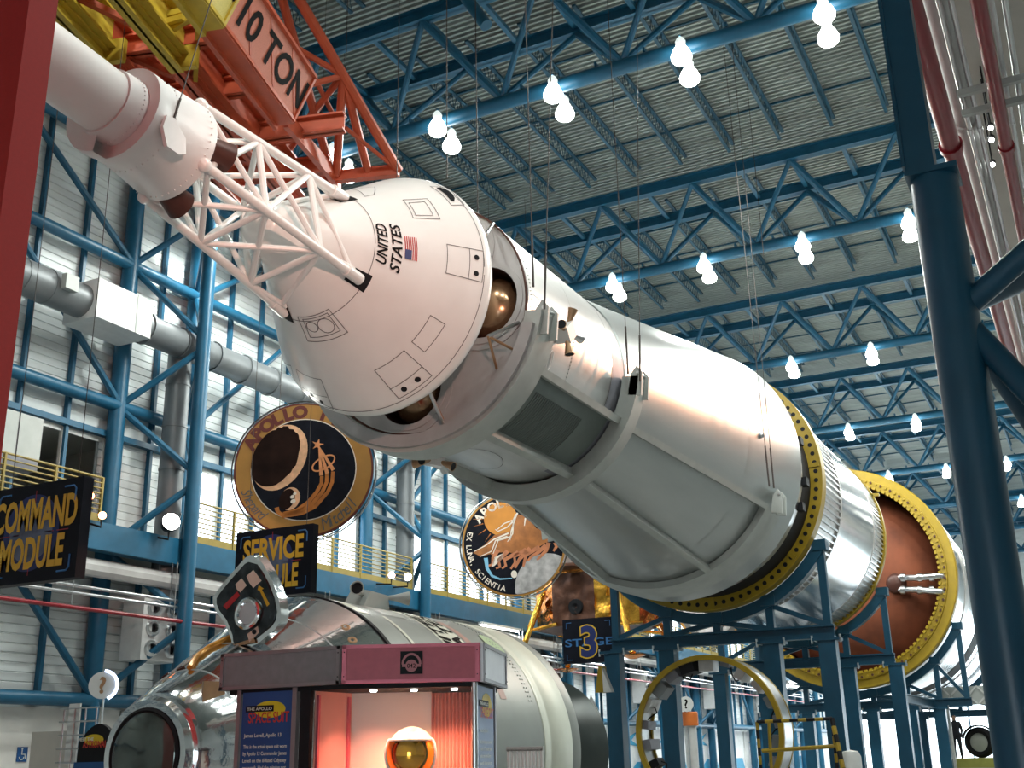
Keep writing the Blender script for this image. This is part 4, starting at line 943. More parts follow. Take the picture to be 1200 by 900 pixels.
vs, f_, w = glyphs('3', bold=.09); obj('numeral_outline', MB().add([(-13.2 + x * .86, 30.735, 4.3 + y * .86) for x, y in vs], f_), SIGNT, b, 0)
vs, f_, w = glyphs('3', bold=.045); obj('numeral', MB().add([(-13.2 + x * .86, 30.728, 4.3 + y * .86) for x, y in vs], f_), GLOW, b, 0, label='dark blue numeral 3')
for sx in (-1, 1):
    for sz in (-1, 1):
        px, pz_ = -13.21 + sx * .69, 4.73 + sz * .53; obj('corner_mark', MB().path([(px - sx * .16, 30.742, pz_), (px, 30.742, pz_), (px, 30.742, pz_ - sz * .16)], .010, 5), SIGNL, b)
obj('bracket', MB().box((-14.1, 30.86, 4.62), (-12.2, 30.93, 4.7)).box((-12.46, 30.3, 4.1), (-12.36, 30.9, 4.2)), BLACK, s3)
# ================================================================== ROUND MISSION EMBLEMS
GOLD = mat('ochre emblem border', (.40, .19, .035), .5, 0, .08, 3); NAVY = mat('emblem night sky', (.010, .011, .017), .7, 0, .3, 4, spec=.1)
MAROON = mat('maroon emblem lettering', (.13, .018, .012), .5); SALMON = mat('lit crescent print', (.80, .44, .25), .5, 0, .18, 7)
UMBER = mat('dark moon print', (.018, .008, .006), .7, 0, .4, 3, spec=.1); TRAIL = mat('orange trail print', (.48, .15, .02), .5, 0, .25, 5)
CREAMP = mat('cream print', (.86, .76, .66), .5); SUN = mat('orange sun print', (.62, .24, .03), .5, 0, .12, 2); MOONP = mat('grey lunar print', (.46, .44, .44), .5, 0, .35, 4)
BLUEP = mat('pale blue print', (.22, .50, .72), .5); SLATE = mat('slate script', (.10, .10, .10), .5); HORSE = mat('amber horse print', (.40, .14, .035), .5, 0, .25, 5)
def emblem(label, c, R=1.52, nrm=(.5, -.866, 0)):
    n = V(nrm).normalized(); e2 = V((0, 0, 1)); e1 = e2.cross(n).normalized(); c = V(c)
    t = thing('round_emblem', label, 'emblem sign', c - e2 * R, 'round mission emblems')
    obj('backing', MB().prism(disc(c, e1, e2, R, 64), -n * .1), BLACK, t)
    obj('wire_frame', MB().path(disc(c - n * .12, e1, e2, R + .07, 48), .018, 6, True), STEEL, t)
    obj('wire_frame', MB().path(disc(c - n * .02, e1, e2, R + .05, 48), .012, 6, True), CABLE, t)
    for k in range(36):
        a = math.radians(10 * k); d = e1 * math.cos(a) + e2 * math.sin(a); obj('frame_tie', MB().tube(c + d * (R + .05) - n * .02, c + d * (R + .07) - n * .12, .01, 4), STEEL, t, 0)
    for s in (-.6, .6): obj('hanging_wire', MB().tube(c + e1 * s + e2 * R * .9 - n * .06, V(((c + e1 * s - n * .06).x, (c + e1 * s - n * .06).y, 19.0)), .008, 5), CABLE, t)
    def P(x, y, l): return c + e1 * x + e2 * y + n * (.004 * l)
    def shape(nm, pts, m, l, lab=None): return obj(nm, MB().flat([P(x, y, l) for x, y in pts]), m, t, 0, label=lab)
    def arc_text(nm, txt, r, a0, da, size, m, l, inside=False, **k):
        mb = MB(); a = a0
        for chh in txt:
            if chh != ' ':
                vs, fs, w = glyphs(chh, **k); th = math.radians(a)
                rx, ry = (-math.sin(th), math.cos(th)) if inside else (math.sin(th), -math.cos(th)); ux, uy = (-math.cos(th), -math.sin(th)) if inside else (math.cos(th), math.sin(th))
                mb.add([P(r * math.cos(th) + rx * x * size + ux * y * size, r * math.sin(th) + ry * x * size + uy * y * size, l) for x, y in vs], fs)
            a += da
        return obj(nm, mb, m, t, 0)
    return t, P, shape, arc_text
def ell(cx, cy, a, b, rot=0, n=36, a0=0, a1=360):
    r = math.radians(rot); o = []
    for k in range(n):
        t = math.radians(a0 + (a1 - a0) * k / (n if a1 - a0 >= 360 else n - 1)); x, y = a * math.cos(t), b * math.sin(t); o.append((cx + x * math.cos(r) - y * math.sin(r), cy + x * math.sin(r) + y * math.cos(r)))
    return o
def strokes(pts, w):
    """stroke polygon of a polyline; w = width or (w0, w1)"""
    w0, w1 = w if isinstance(w, tuple) else (w, w); n = len(pts); L = []; R = []
    for i, (x, y) in enumerate(pts):
        x0, y0 = pts[max(0, i - 1)]; x1, y1 = pts[min(n - 1, i + 1)]; d = math.hypot(x1 - x0, y1 - y0) or 1; nx, ny = -(y1 - y0) / d, (x1 - x0) / d; ww = (w0 + (w1 - w0) * i / (n - 1)) / 2
        L.append((x + nx * ww, y + ny * ww)); R.append((x - nx * ww, y - ny * ww))
    return L + R[::-1]
def strip(o, P, pts, w, l):
    q = strokes(pts, w); n = len(pts); o.add([P(x, y, l) for x, y in q], [(i, i + 1, 2 * n - 2 - i, 2 * n - 1 - i) for i in range(n - 1)])
# first emblem: ochre border, crescent moon and star
t, P, shape, arct = emblem('ochre-bordered round emblem with dark crescent moon and star, behind the capsule', at(356, 550, X=-15), 1.52)
shape('maroon_edge', ell(0, 0, 1.52, 1.52, n=64), MAROON, 1); shape('border', ell(0, 0, 1.48, 1.48, n=64), GOLD, 2); shape('cream_line', ell(0, 0, 1.15, 1.15, n=64), CREAMP, 3); shape('night_sky', ell(0, 0, 1.13, 1.13, n=64), NAVY, 4)
arct('title_lettering', 'APOLLO 14', 1.19, 153, -11.5, .27, MAROON, 4, bold=.08, wid=1.1)
arct('name_lettering', 'Shepard', 1.43, 203, 4.6, .24, SLATE, 4, True, shear=.3, wid=.8); arct('name_lettering', 'Mitchell', 1.43, 294, 4.5, .27, SLATE, 4, True, shear=.3, wid=.8)
shape('moon_lit', ell(-.53, .27, .56, .78, -24), SALMON, 5)
rg = random.Random(3); lim = []
for k in range(40):
    a = math.radians(60 + 240 * k / 39 + 0); r = 1 + (rg.random() - .5) * .05
    lim.append((a, r))
dark = [(-.625 + .475 * math.cos(a) * math.cos(-.42) - .71 * math.sin(a) * math.sin(-.42), .29 + .475 * math.cos(a) * math.sin(-.42) + .71 * math.sin(a) * math.cos(-.42)) for a in [2 * math.pi * k / 48 for k in range(48)]]
dark = [(x + rg.uniform(-.025, .025) * (x > -.7), y + rg.uniform(-.025, .025) * (x > -.7)) for x, y in dark]
shape('moon_dark', dark, UMBER, 6)
shape('earth_lit', ell(-.27, -.66, .21, .26, -20), SALMON, 5); shape('earth_dark', ell(-.335, -.67, .16, .24, -20), UMBER, 6)
for k, (x, y, r) in enumerate(((-.22, -.62, .05), (-.2, -.72, .06), (-.17, -.55, .04))): shape('earth_cloud', ell(x, y, r, r * .8, 30, 10), CREAMP, 7)
tr = MB()
for w, pts in ((.075, [(.40, -.16), (.40, -.32), (.30, -.52), (.12, -.75), (-.12, -.93), (-.40, -1.0)]), (.075, [(.51, -.12), (.51, -.30), (.42, -.52), (.2, -.80), (-.1, -.96), (-.42, -1.02)]), (.075, [(.64, -.06), (.63, -.30), (.54, -.52), (.28, -.84), (0, -.98), (-.40, -1.04), (-.52, -.95), (-.55, -.85)])):
    strip(tr, P, pts, (w, w * 1.3), 6)
obj('trail', tr, TRAIL, t, 0)
bm_ = MB()
for e in ((.39, -.15), (.52, -.11), (.65, -.03)): strip(bm_, P, [(.32, .50), e], (.03, .085), 8)
strip(bm_, P, ell(.43, .13, .27, .13, 32, 26) + [ell(.43, .13, .27, .13, 32, 26)[0]], .035, 9)
strip(bm_, P, [(.29 + .0, .53)] * 2, .01, 9)
star = [(.29 + (.14 if k % 2 == 0 else .05) * math.sin(math.radians(36 * k + 12)), .55 + (.14 if k % 2 == 0 else .05) * math.cos(math.radians(36 * k + 12))) for k in range(10)]
bm_.flat([P(x, y, 9) for x, y in star]); obj('star_device', bm_, mat('copper star print', (.75, .30, .12), .45, 0, .15, 8), t, 0)
# second emblem: sun, horses and moon
t, P, shape, arct = emblem('black round emblem with orange sun, galloping horses and pale moon', at(602, 638, X=-15), 1.53)
S = 1.53 / 390; q = lambda x, y: ((x - 447) * S, (430 - y) * S)
shape('gold_edge', ell(0, 0, 1.53, 1.53, n=64), GOLD, 1); shape('night_sky', ell(0, 0, 1.47, 1.47, n=64), NAVY, 2)
arct('title_lettering', 'APOLLO 17', 1.17, 142, -11.5, .26, CREAMP, 3, bold=.05)
arct('motto_lettering', 'EX LUNA, SCIENTIA', 1.40, 166, 5.6, .16, CREAMP, 3, True, bold=.02)
shape('sun', ell(*q(352, 235), .50, .50), SUN, 3)
ry = MB()
for a in (88, 150, 180, 195, 215, 235): 
    th = math.radians(a); x, y = q(352, 235); strip(ry, P, [(x + .54 * math.cos(th), y + .54 * math.sin(th)), (x + .82 * math.cos(th), y + .82 * math.sin(th))], (.03, .005), 3)
obj('sun_rays', ry, TRAIL, t, 0)
mc = q(700, 760); mpts = [p for p in ell(*mc, .98, 1.02, 0, 90) if math.hypot(*p) < 1.465] + [p for p in ell(0, 0, 1.465, 1.465, 0, 120) if math.hypot((p[0] - mc[0]) / .98, (p[1] - mc[1]) / 1.02) < 1]
gx = sum(p[0] for p in mpts) / len(mpts), sum(p[1] for p in mpts) / len(mpts)
shape('moon', sorted(mpts, key=lambda p: math.atan2(p[1] - gx[1], p[0] - gx[0])), MOONP, 4)
shape('horse_mass', [q(*p) for p in ((140, 490), (230, 430), (300, 360), (420, 330), (430, 290), (480, 200), (560, 220), (620, 310), (690, 320), (740, 390), (690, 420), (640, 450), (560, 470), (480, 500), (400, 490), (330, 490), (290, 520), (270, 500), (200, 520))], HORSE, 4)
lg = MB()
for pts in ([(330, 470), (290, 530), (285, 580), (250, 590)], [(400, 480), (330, 550), (340, 600), (310, 610)], [(480, 490), (375, 545), (385, 590), (355, 612)], [(540, 470), (450, 520), (455, 570), (420, 615)], [(570, 460), (490, 540), (460, 590), (455, 610)], [(640, 450), (540, 510), (525, 560), (515, 600)], [(690, 440), (620, 500), (580, 520), (550, 555)], [(710, 420), (690, 480), (650, 520), (620, 550)], [(760, 420), (770, 450), (745, 485)]):
    strip(lg, P, [q(*p) for p in pts], (.13, .06), 5)
obj('horse_legs', lg, mat('copper leg print', (.55, .20, .09), .5, 0, .2, 6), t, 0)
mn = MB()
for pts in ([(480, 190), (460, 240), (380, 270), (320, 320)], [(470, 200), (440, 260), (400, 300), (330, 330), (310, 315)], [(470, 210), (430, 330), (420, 400)], [(450, 240), (440, 350), (400, 410)], [(410, 345), (300, 390), (230, 440), (150, 480)], [(400, 370), (310, 400), (280, 480), (190, 520)], [(540, 230), (530, 290)], [(430, 370), (330, 400), (290, 500)]): strip(mn, P, [q(*p) for p in pts], (.05, .02), 6)
obj('mane_lines', mn, CREAMP, t, 0)
bc = MB(); strip(bc, P, [q(*p) for p in ((235, 530), (245, 610), (280, 665), (340, 690), (430, 685))], (.12, .03), 6); obj('blue_plume', bc, BLUEP, t, 0)
shape('pale_plume', [q(*p) for p in ((300, 525), (370, 495), (365, 530), (300, 590), (275, 600))], CREAMP, 5)
shape('small_planet', ell(*q(445, 655), .09, .11), CREAMP, 7)
# third emblem mostly hidden behind the saddle
t, P, shape, arct = emblem('pale round emblem with gold edge seen behind the blue saddle stand', at(832, 712, X=-15), 1.5)
shape('gold_edge', ell(0, 0, 1.5, 1.5, n=64), GOLD, 1); shape('slate_band', ell(0, 0, 1.4, 1.4, n=64), SLATE, 2); shape('pale_field', ell(0, 0, 1.2, 1.2, n=48), MOONP, 3)
for x, y, r in ((-.3, -.5, .25), (.35, -.75, .22), (.1, -.2, .2)): shape('brown_patch', ell(x, y, r * 1.6, r * .6, 10, 14), BROWN, 4)
# ================================================================== LUNAR LANDER
LX, LY, LZ = -16.25, 38.6, 5.95
lmv = thing('lunar_lander', 'gold foil lunar lander hanging behind the STAGE 3 sign', 'spacecraft', (LX, LY, LZ))
rg = random.Random(5)
oc = [(LX + 2.15 * math.cos(math.radians(a)), LY + 2.15 * math.sin(math.radians(a))) for a in (-112, -68, -22, 22, 68, 112, 158, 202)]
for k in range(8):
    (x0, y0), (x1, y1) = oc[k], oc[(k + 1) % 8]; vs = []; N = 9
    for i in range(N + 1):
        for j in range(N + 1):
            f, g_ = i / N, j / N; jt = 0 if i in (0, N) or j in (0, N) else rg.uniform(-.16, .10)
            vs.append((x0 + (x1 - x0) * f + (x0 + x1 - 2 * LX) * .25 * jt, y0 + (y1 - y0) * f + (y0 + y1 - 2 * LY) * .25 * jt, LZ + 1.75 * g_))
    m = MB().add(vs, [(i * (N + 1) + j, (i + 1) * (N + 1) + j, (i + 1) * (N + 1) + j + 1, i * (N + 1) + j + 1) for i in range(N) for j in range(N)])
    obj('foil_side', m, (FOILD, FOILG, FOILO, FOILO, FOILG, FOILO, FOILG, FOILO)[k], lmv, 80)
obj('deck', MB().prism([(x, y, LZ + 1.75) for x, y in oc], (0, 0, .12)), FOILO, lmv); obj('base', MB().prism([(x, y, LZ) for x, y in oc], (0, 0, -.08)), FOILD, lmv)
obj('access_disc', MB().lathe([(0, .28), (.08, .26), (.08, .12), (-.02, 0)], ((oc[0][0] + oc[1][0]) / 2 + .1, oc[0][1], LZ + .55), (0, -1, 0), 18), BLACK, lmv)
obj('ascent_cabin', MB().prism([(LX - 1.1, LY - 1.2, LZ + 1.9), (LX + 1.1, LY - 1.2, LZ + 1.9), (LX + 1.3, LY - 1.2, LZ + 3), (LX + .6, LY - 1.2, LZ + 4.1), (LX - .7, LY - 1.2, LZ + 4.1), (LX - 1.3, LY - 1.2, LZ + 3)], (0, 2.4, 0)), LMGREY, lmv)
obj('ascent_tank', MB().ball((LX + 1.5, LY, LZ + 2.7), .8, 20, 14), LMGREY, lmv); obj('ascent_tank', MB().ball((LX - 1.5, LY, LZ + 2.7), .8, 20, 14), LMGREY, lmv)
obj('cabin_window', MB().prism([(LX - .5, LY - 1.22, LZ + 3.3), (LX - .1, LY - 1.22, LZ + 3.3), (LX - .3, LY - 1.22, LZ + 2.9)], (0, .02, 0)), BLACK, lmv)
obj('porch', MB().box((LX - .5, LY - 2.9, LZ + 1.85), (LX + .5, LY - 1.9, LZ + 1.95)), FOILD, lmv)
for a in (-130, -45, 45, 135):
    d = V((math.cos(math.radians(a)), math.sin(math.radians(a)), 0)); o = V((LX, LY, LZ)); sd_ = d.cross(V((0, 0, 1)))
    l = obj('landing_leg', MB().tube(o + d * 1.9 + V((0, 0, 1.6)), o + d * 3.1 + V((0, 0, -1.15)), .11, 10), FOILG if a != 45 else FOILO, lmv)
    for s in (-1, 1): obj('leg_strut', MB().tube(o + d * 2.0 + sd_ * s * .9, o + d * 2.6 + V((0, 0, -.15)), .06, 8), FOILG, l)
    obj('foot_pad', MB().lathe([(-.1, .12), (0, .42), (.04, .42), (.04, 0)], o + d * 3.15 + V((0, 0, -1.25)), (0, 0, 1), 18), FOILO, l)
for a in (-70, -20): 
    d = V((math.cos(math.radians(a)), math.sin(math.radians(a)), 0)); o = V((LX, LY, LZ + 1.9)) + d * 1.9
    obj('thruster_cluster', MB().obox(o + d * .3, d * .2, V((0, 0, .14)), d.cross(V((0, 0, 1))) * .14), BLACK, lmv); obj('outrigger', MB().tube(V((LX, LY, LZ + 2)) + d * 1.2, o + d * .3, .05, 8), STEEL, lmv)
for s in (-1, 1): obj('hanging_wire', MB().tube((LX + s, LY, LZ + 4), (LX + s, LY, 18.3), .02, 6), CABLE, lmv)
# ================================================================== SPACE SUIT KIOSK
FASC = mat('grey fascia', (.22, .21, .22), .45, 0, .08, 20); CRIMLIT = mat('painted crimson-lit fascia', (.50, .095, .13), .45, 0, .06, 20); ALU = mat('pale aluminium fascia', (.85, .86, .90), .4, .1, .04, 10)  # centre face: crimson gel light painted into the grey fascia colour
EDGE = mat('grey metal edging', (.28, .27, .28), .4, .5, .06); EDGER = mat('rose metal edging', (.55, .13, .18), .4, .3, .06)
PANEL = mat('blue text panel', (.011, .08, .25), .35, 0, .2, 2); PYEL = mat('panel yellow oval', (.75, .55, .02), .5); PRED = mat('panel red lettering', (.60, .045, .03), .5); PWH = mat('panel pale text', (.80, .80, .70), .5)
CURT = mat('pleated rose curtain', (.62, .34, .30), .6, 0, .08, 3); BACKP = mat('warm back panel', (.60, .50, .44), .5, .2, .05, 2)
P = [V((-5.86, 6.74, 0)), V((-4.78, 6.74, 0)), V((-3.92, 7.18, 0)), V((-4.22, 8.1, 0)), V((-5.9, 8.3, 0))]
Z0, Z1 = 2.10, 2.365; up = V((0, 0, 1))
ki = thing('suit_kiosk', 'octagonal glass display kiosk with grey and painted crimson-lit fascia in the foreground', 'display case', (-4.9, 7.4, FLOOR))
cen = sum(P, V()) / 5
roof = MB(); roof.prism([p + up * (Z0 + .02) + (cen - p) * .02 for p in P], up * (Z1 - Z0 - .05)); obj('canopy', roof, FASC, ki)
for k, (mt_, em) in enumerate(((FASC, EDGE), (CRIMLIT, EDGER), (ALU, EDGE), (FASC, EDGE), (FASC, EDGE))):
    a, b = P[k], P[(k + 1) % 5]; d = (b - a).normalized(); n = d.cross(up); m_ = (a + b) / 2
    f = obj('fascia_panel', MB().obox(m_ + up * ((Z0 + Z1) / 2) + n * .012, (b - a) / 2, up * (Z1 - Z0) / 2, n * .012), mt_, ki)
    for z in (Z0 + .012, Z1 - .012): obj('edging', MB().obox(m_ + up * z + n * .028, (b - a) / 2, up * .012, n * .006), em, f)
    for q in (a + d * .012, b - d * .02): obj('edging', MB().obox(q + up * ((Z0 + Z1) / 2) + n * .028, d * .014, up * (Z1 - Z0) / 2, n * .006), em, f)
    if k < 3:
        for z in (Z0 + .05, Z1 - .05):
            for q in (a + d * .012, b - d * .02): obj('rivet', MB().ball(q + up * z + n * .035, .005, 6, 4), BLACK, f)
# headphone badge 042
a, b = P[1], P[2]; d = (b - a).normalized(); n = d.cross(up); bc_ = at(483, 777, Y=7) ; t_ = ((bc_ - a).dot(d)); bo = a + d * .485 + up * 2.236 + n * .03
bd = obj('audio_badge', MB().obox(bo, d * .078, up * .078, n * .004), BLACK, ki, label='square audio badge numbered 042')
PINK = mat('badge rose print', (.45, .16, .18), .5)
obj('badge_disc', MB().flat(disc(bo - up * .022 + n * .006, d, up, .042)), PINK, bd, 0)
hb = MB(); strip(hb, lambda x, y, l: bo + d * x + up * y + n * .0065, [(.062 * math.cos(math.radians(t)), -.012 + .07 * math.sin(math.radians(t))) for t in range(0, 181, 12)], .016, 1); obj('badge_headband', hb, PINK, bd, 0)
for s in (-1, 1): obj('badge_earcup', MB().obox(bo + d * s * .052 - up * .02 + n * .006, d * .014, up * .01, n * .001), PINK, bd, 0)
obj('badge_number', MB().text('042', bo - up * .036 + n * .008, d, up, .03, bold=.02), INK, bd, 0)
# glazed drum and posts below the canopy
def kpt(px, py, off=.0): return px
IN = .045
def inner(k, f, off=IN): a, b = P[k], P[(k + 1) % 5]; d = (b - a).normalized(); n = d.cross(up); return a.lerp(b, f) - n * off
for k, f, w, mt_ in ((0, .13, .018, EDGE), (0, .60, .02, EDGE), (1, .955, .016, STEEL), (2, .78, .022, EDGE)):
    q = inner(k, f); a, b = P[k], P[(k + 1) % 5]; d = (b - a).normalized(); n = d.cross(up)
    obj('post', MB().obox(q + up * ((FLOOR + Z0) / 2 + .01), d * w, n * .02, up * (Z0 - FLOOR - .02) / 2) if mt_ is EDGE else MB().tube(q + up * FLOOR, q + up * Z0, .022, 14), mt_, ki)
q = inner(0, .69); obj('dark_jamb', MB().obox(q + up * .8, (P[1] - P[0]).normalized() * .045, V((0, .02, 0)), up * 1.29), BLACK, ki)
obj('soffit_ring', MB().prism([p + (cen - p) * .05 + up * (Z0 - .03) for p in P], up * .03), BLACK, ki)
def text_panel(k, f0, f1, seed, lab):
    a, b = P[k], P[(k + 1) % 5]; d = (b - a).normalized(); n = d.cross(up); p0, p1 = inner(k, f0), inner(k, f1); m_ = (p0 + p1) / 2; hw = (p1 - p0).length / 2
    t = obj('text_panel', MB().obox(m_ + up * .95, (p1 - p0) / 2, n * .012, up * 1.13), PANEL, ki, label=lab); o = m_ + n * .014
    obj('oval', MB().flat(disc(o + up * 1.955 + d * hw * .12, d, up, hw * .62, 28, sy=.42)), PYEL, t, 0)
    obj('title_bar', MB().obox(o + up * 1.962 - d * hw * .28 + n * .003, d * hw * .56, up * .022, n * .001), BLACK, t, 0)
    vs, f_, w = glyphs('THE APOLLO', bold=.03); obj('title', MB().add([o + up * (1.951 + y * .021) + d * (-hw * .28 + x / w * hw * 1.0) + n * .006 for x, y in vs], f_), PWH, t, 0)
    vs, f_, w = glyphs('SPACE SUIT', bold=.02); obj('title_red', MB().add([o + up * (1.865 + y * .075) + d * (hw * .1 + x / w * hw * 1.62) + n * .005 for x, y in vs], f_), PRED, t, 0)
    lines = ['James Lovell, Apollo 13', 'This is the actual space suit worn', 'by Apollo 13 Commander James', 'Lovell on the ill-fated Odyssey', 'spacecraft. Had the mission not', 'been aborted en route to the Moon,', 'Lovell would have']
    for i, s in enumerate(lines):
        vs, f_, w = glyphs(s, align='LEFT', bold=.02); zz = 1.765 - (i + (i > 0) * .6) * .048
        obj('text_line', MB().add([o + up * (zz + y * .026) + d * (-hw * .86 + x * min(.026, hw * 1.72 / w)) + n * .005 for x, y in vs], f_), PWH, t, 0)
text_panel(0, .16, .58, 1, 'blue text panel headed THE APOLLO SPACE SUIT'); text_panel(2, .05, .72, 2, 'narrow blue text panel headed THE APOLLO SPACE SUIT')
# interior
gp = [inner(0, .74, .06), inner(1, .02, .07), inner(1, .93, .07)]
for a, b in zip(gp, gp[1:]): obj('glass_pane', MB().prism([a + up * FLOOR, b + up * FLOOR, b + up * (Z0 - .03), a + up * (Z0 - .03)], (b - a).cross(up).normalized() * .006), CGLASS, ki, 0)
kd = (P[2] - P[1]).normalized(); kn = kd.cross(up); bk = (P[1] + P[2]) / 2 - kn * .62
wl = [inner(0, .73, .09), bk - kd * .50, bk + kd * .10, bk + kd * .40, inner(1, .97, .09)]
def wallp(nm, a, b, m): return obj(nm, MB().prism([a + up * FLOOR, b + up * FLOOR, b + up * (Z0 - .03), a + up * (Z0 - .03)], (b - a).cross(up).normalized() * -.01), m, ki, 0)
wallp('side_panel', wl[0], wl[1], CURT); wallp('back_panel', wl[1], wl[2], BACKP); wallp('return_panel', wl[3], wl[4], CURT)
n_ = 22; vs = []
for i in range(n_ + 1):
    q = wl[2].lerp(wl[3], i / n_) + kn * (.02 + .018 * math.cos(i * math.pi)); vs += [q + up * FLOOR, q + up * (Z0 - .04)]
obj('curtain', MB().add(vs, [(2 * i, 2 * i + 2, 2 * i + 3, 2 * i + 1) for i in range(n_)]), CURT, ki, 20)
fr = MB()
for f in (.08, .92):
    q = wl[0].lerp(wl[1], f) + kn * .012; fr.box(q + up * FLOOR - V((.012, .012, 0)), q + up * (Z0 - .06) + V((.012, .012, 0)))
obj('panel_frame', fr, EDGER, ki)
obj('floor_plinth', MB().prism([p + (cen - p) * .06 + up * FLOOR for p in P], up * .3), FASC, ki)
for f in (.2, .5, .8):
    q = P[1].lerp(P[2], f) - kn * .22 + up * (Z0 - .045)
    obj('down_light', MB().lathe([(.0, 0), (.0, .022), (.012, .026)], q, (0, 0, 1), 12), LAMPG, ki)
for f, pw, cl in ((.2, 36, (1, .34, .22)), (.5, 46, (1, .58, .34)), (.8, 36, (1, .40, .24))): lamp('kiosk_light', 'SPOT', P[1].lerp(P[2], f) - kn * .22 + up * (Z0 - .06), pw, cl, ki, .025, P[1].lerp(P[2], f) - kn * .45 + up * .6, 110, .8)
# the suit inside
su = thing('space_suit', 'white space suit with gold visor helmet inside the kiosk', 'space suit', P[1].lerp(P[2], .46) - kn * .33 + up * (FLOOR + .3))
so = P[1].lerp(P[2], .475) - kn * .33
SUIT = mat('white suit fabric', (.74, .70, .66), .7, 0, .08, 12, .3, bscale=60); VIS = mat('gold visor', (.85, .42, .06), .06, 1, .08, 2)
tor = [(-.20, .14), (.1, .17), (.45, .20), (.75, .23), (1.05, .25), (1.25, .26), (1.38, .22), (1.46, .15)]
obj('torso', MB().lathe([(z, r) for z, r in tor], so, (0, 0, 1), 28), SUIT, su)
for s in (-1, 1):
    obj('arm', MB().path([so + kd * s * .22 + up * 1.33, so + kd * s * .34 + up * 1.1, so + kd * s * .36 + up * .8 + kn * .05, so + kd * s * .3 + up * .6 + kn * .15], .085, 12), SUIT, su)
    obj('leg', MB().path([so + kd * s * .1 + up * .35, so + kd * s * .12 + up * .05, so + kd * s * .12 - up * .2], .1, 12), SUIT, su)
obj('neck_ring', MB().lathe([(1.42, .15), (1.42, .175), (1.48, .175), (1.48, .15)], so, (0, 0, 1), 28), STEEL, su)
hc = so + up * 1.63
he = obj('helmet', MB().ball(hc, .175, 32, 20, (1, 1, 1.06)), SUIT, su)
# visor: front part of a slightly larger ball
vm = MB(); vs = []; N = 14
for i in range(N + 1):
    for j in range(N + 1):
        az = math.radians(-70 + 140 * i / N); el_ = math.radians(-58 + 88 * j / N); r = .186
        vs.append(hc + (kd * math.sin(az) + kn * math.cos(az)) * (math.cos(el_) * r) + up * (math.sin(el_) * r) + kn * .012)
vm.add(vs, [(i * (N + 1) + j, (i + 1) * (N + 1) + j, (i + 1) * (N + 1) + j + 1, i * (N + 1) + j + 1) for i in range(N) for j in range(N)]); obj('visor', vm, VIS, he)
obj('visor_rim', MB().path([vs[i * (N + 1) + N] for i in range(N + 1)], .012, 8), SUIT, he)
for s in (-1, 1): obj('visor_rim', MB().path([vs[(0 if s < 0 else N) * (N + 1) + j] for j in range(N + 1)], .014, 8), SUIT, he)
# ================================================================== INSTRUMENT RING STANDING ON THE FLOOR
RX, RY, RZ, RR = -8.33, 26.1, 2.0, 1.75
ir = thing('instrument_ring', 'upright yellow-edged equipment ring standing on the floor', 'ring exhibit', (RX, RY, FLOOR))
obj('rim', MB().arc((RX, RZ), RY - .06, RY + .04, RR - .12, RR, 0, 360, 72), YELLOW, ir); obj('shell', MB().arc((RX, RZ), RY + .04, RY + .8, RR - .05, RR - .01, 0, 360, 72), STEEL, ir); obj('rear_rim', MB().arc((RX, RZ), RY + .8, RY + .86, RR - .1, RR, 0, 360, 72), YELLOW, ir)
rg = random.Random(9); BOXES = [BAND, BLACK, DUCT, RIBM, BAND]
for k in range(22):
    a = 8 + 360 * k / 22; nn = pol((0, 0), a, 1); tt = V((-nn.z, 0, nn.x)); s = rg.uniform(.09, .19); h = rg.uniform(.06, .15); c = pol((RX, RZ), a, RR - .06 - h, RY + .35)
    e = obj('equipment_box', MB().obox(c, tt * s, nn * h, V((0, rg.uniform(.2, .36), 0))), BOXES[rg.randrange(5)], ir)
    if k % 3 == 0: obj('cable_loop', MB().path([c - nn * h, c - nn * (h + .1) + tt * .1, c - nn * h + tt * .25, c - nn * .02 + tt * .34], .018, 6), BLACK, e)
obj('foot', MB().box((RX - .9, RY - .1, FLOOR), (RX + .9, RY + .9, .45)), DBLUE, ir)
# striped guard frame
gf = thing('guard_frame', 'yellow and black striped guard frame beside the equipment ring', 'barrier', (-5.5, 24, FLOOR))
def stripes(p, q, r):
    p, q = V(p), V(q); n = max(2, int((q - p).length / .16))
    for k in range(n): obj('stripe', MB().tube(p.lerp(q, k / n), p.lerp(q, (k + 1) / n), r, 8), YELLOW if k % 2 else BLACK, gf)
g0, g1 = at(887, 846, Y=24), at(975, 842, Y=24)
stripes(g0, g1, .035); lo_ = at(893, 880, Y=24), at(984, 874, Y=24); obj('lower_bar', MB().tube(*lo_, .04, 8), YELLOW, gf)
for p in (g0, g1): stripes((p.x, p.y, FLOOR), p, .035)
q0, q1 = g1 + V((.05, -.4, 0)), g1 + V((.2, -1.2, -1.0)); stripes(g1, (g1.x + .5, g1.y - .9, FLOOR), .05)
obj('inner_post', MB().tube((lo_[0].x + .1, 24.0, FLOOR), (g0.x + .25, 24.0, g0.z), .035, 8), YELLOW, gf)
gd = thing('grey_post', 'rounded grey bollard to the right of the striped guard frame', 'bollard', (at(995, 890, Y=24).x, 24.2, FLOOR)); bx = at(995, 890, Y=24)
obj('shaft', MB().lathe([(0, .2), (bx.z - FLOOR + .05, .2), (bx.z - FLOOR + .15, .15), (bx.z - FLOOR + .18, 0)], (bx.x, 24.2, FLOOR), (0, 0, 1), 20), BOXW, gd)
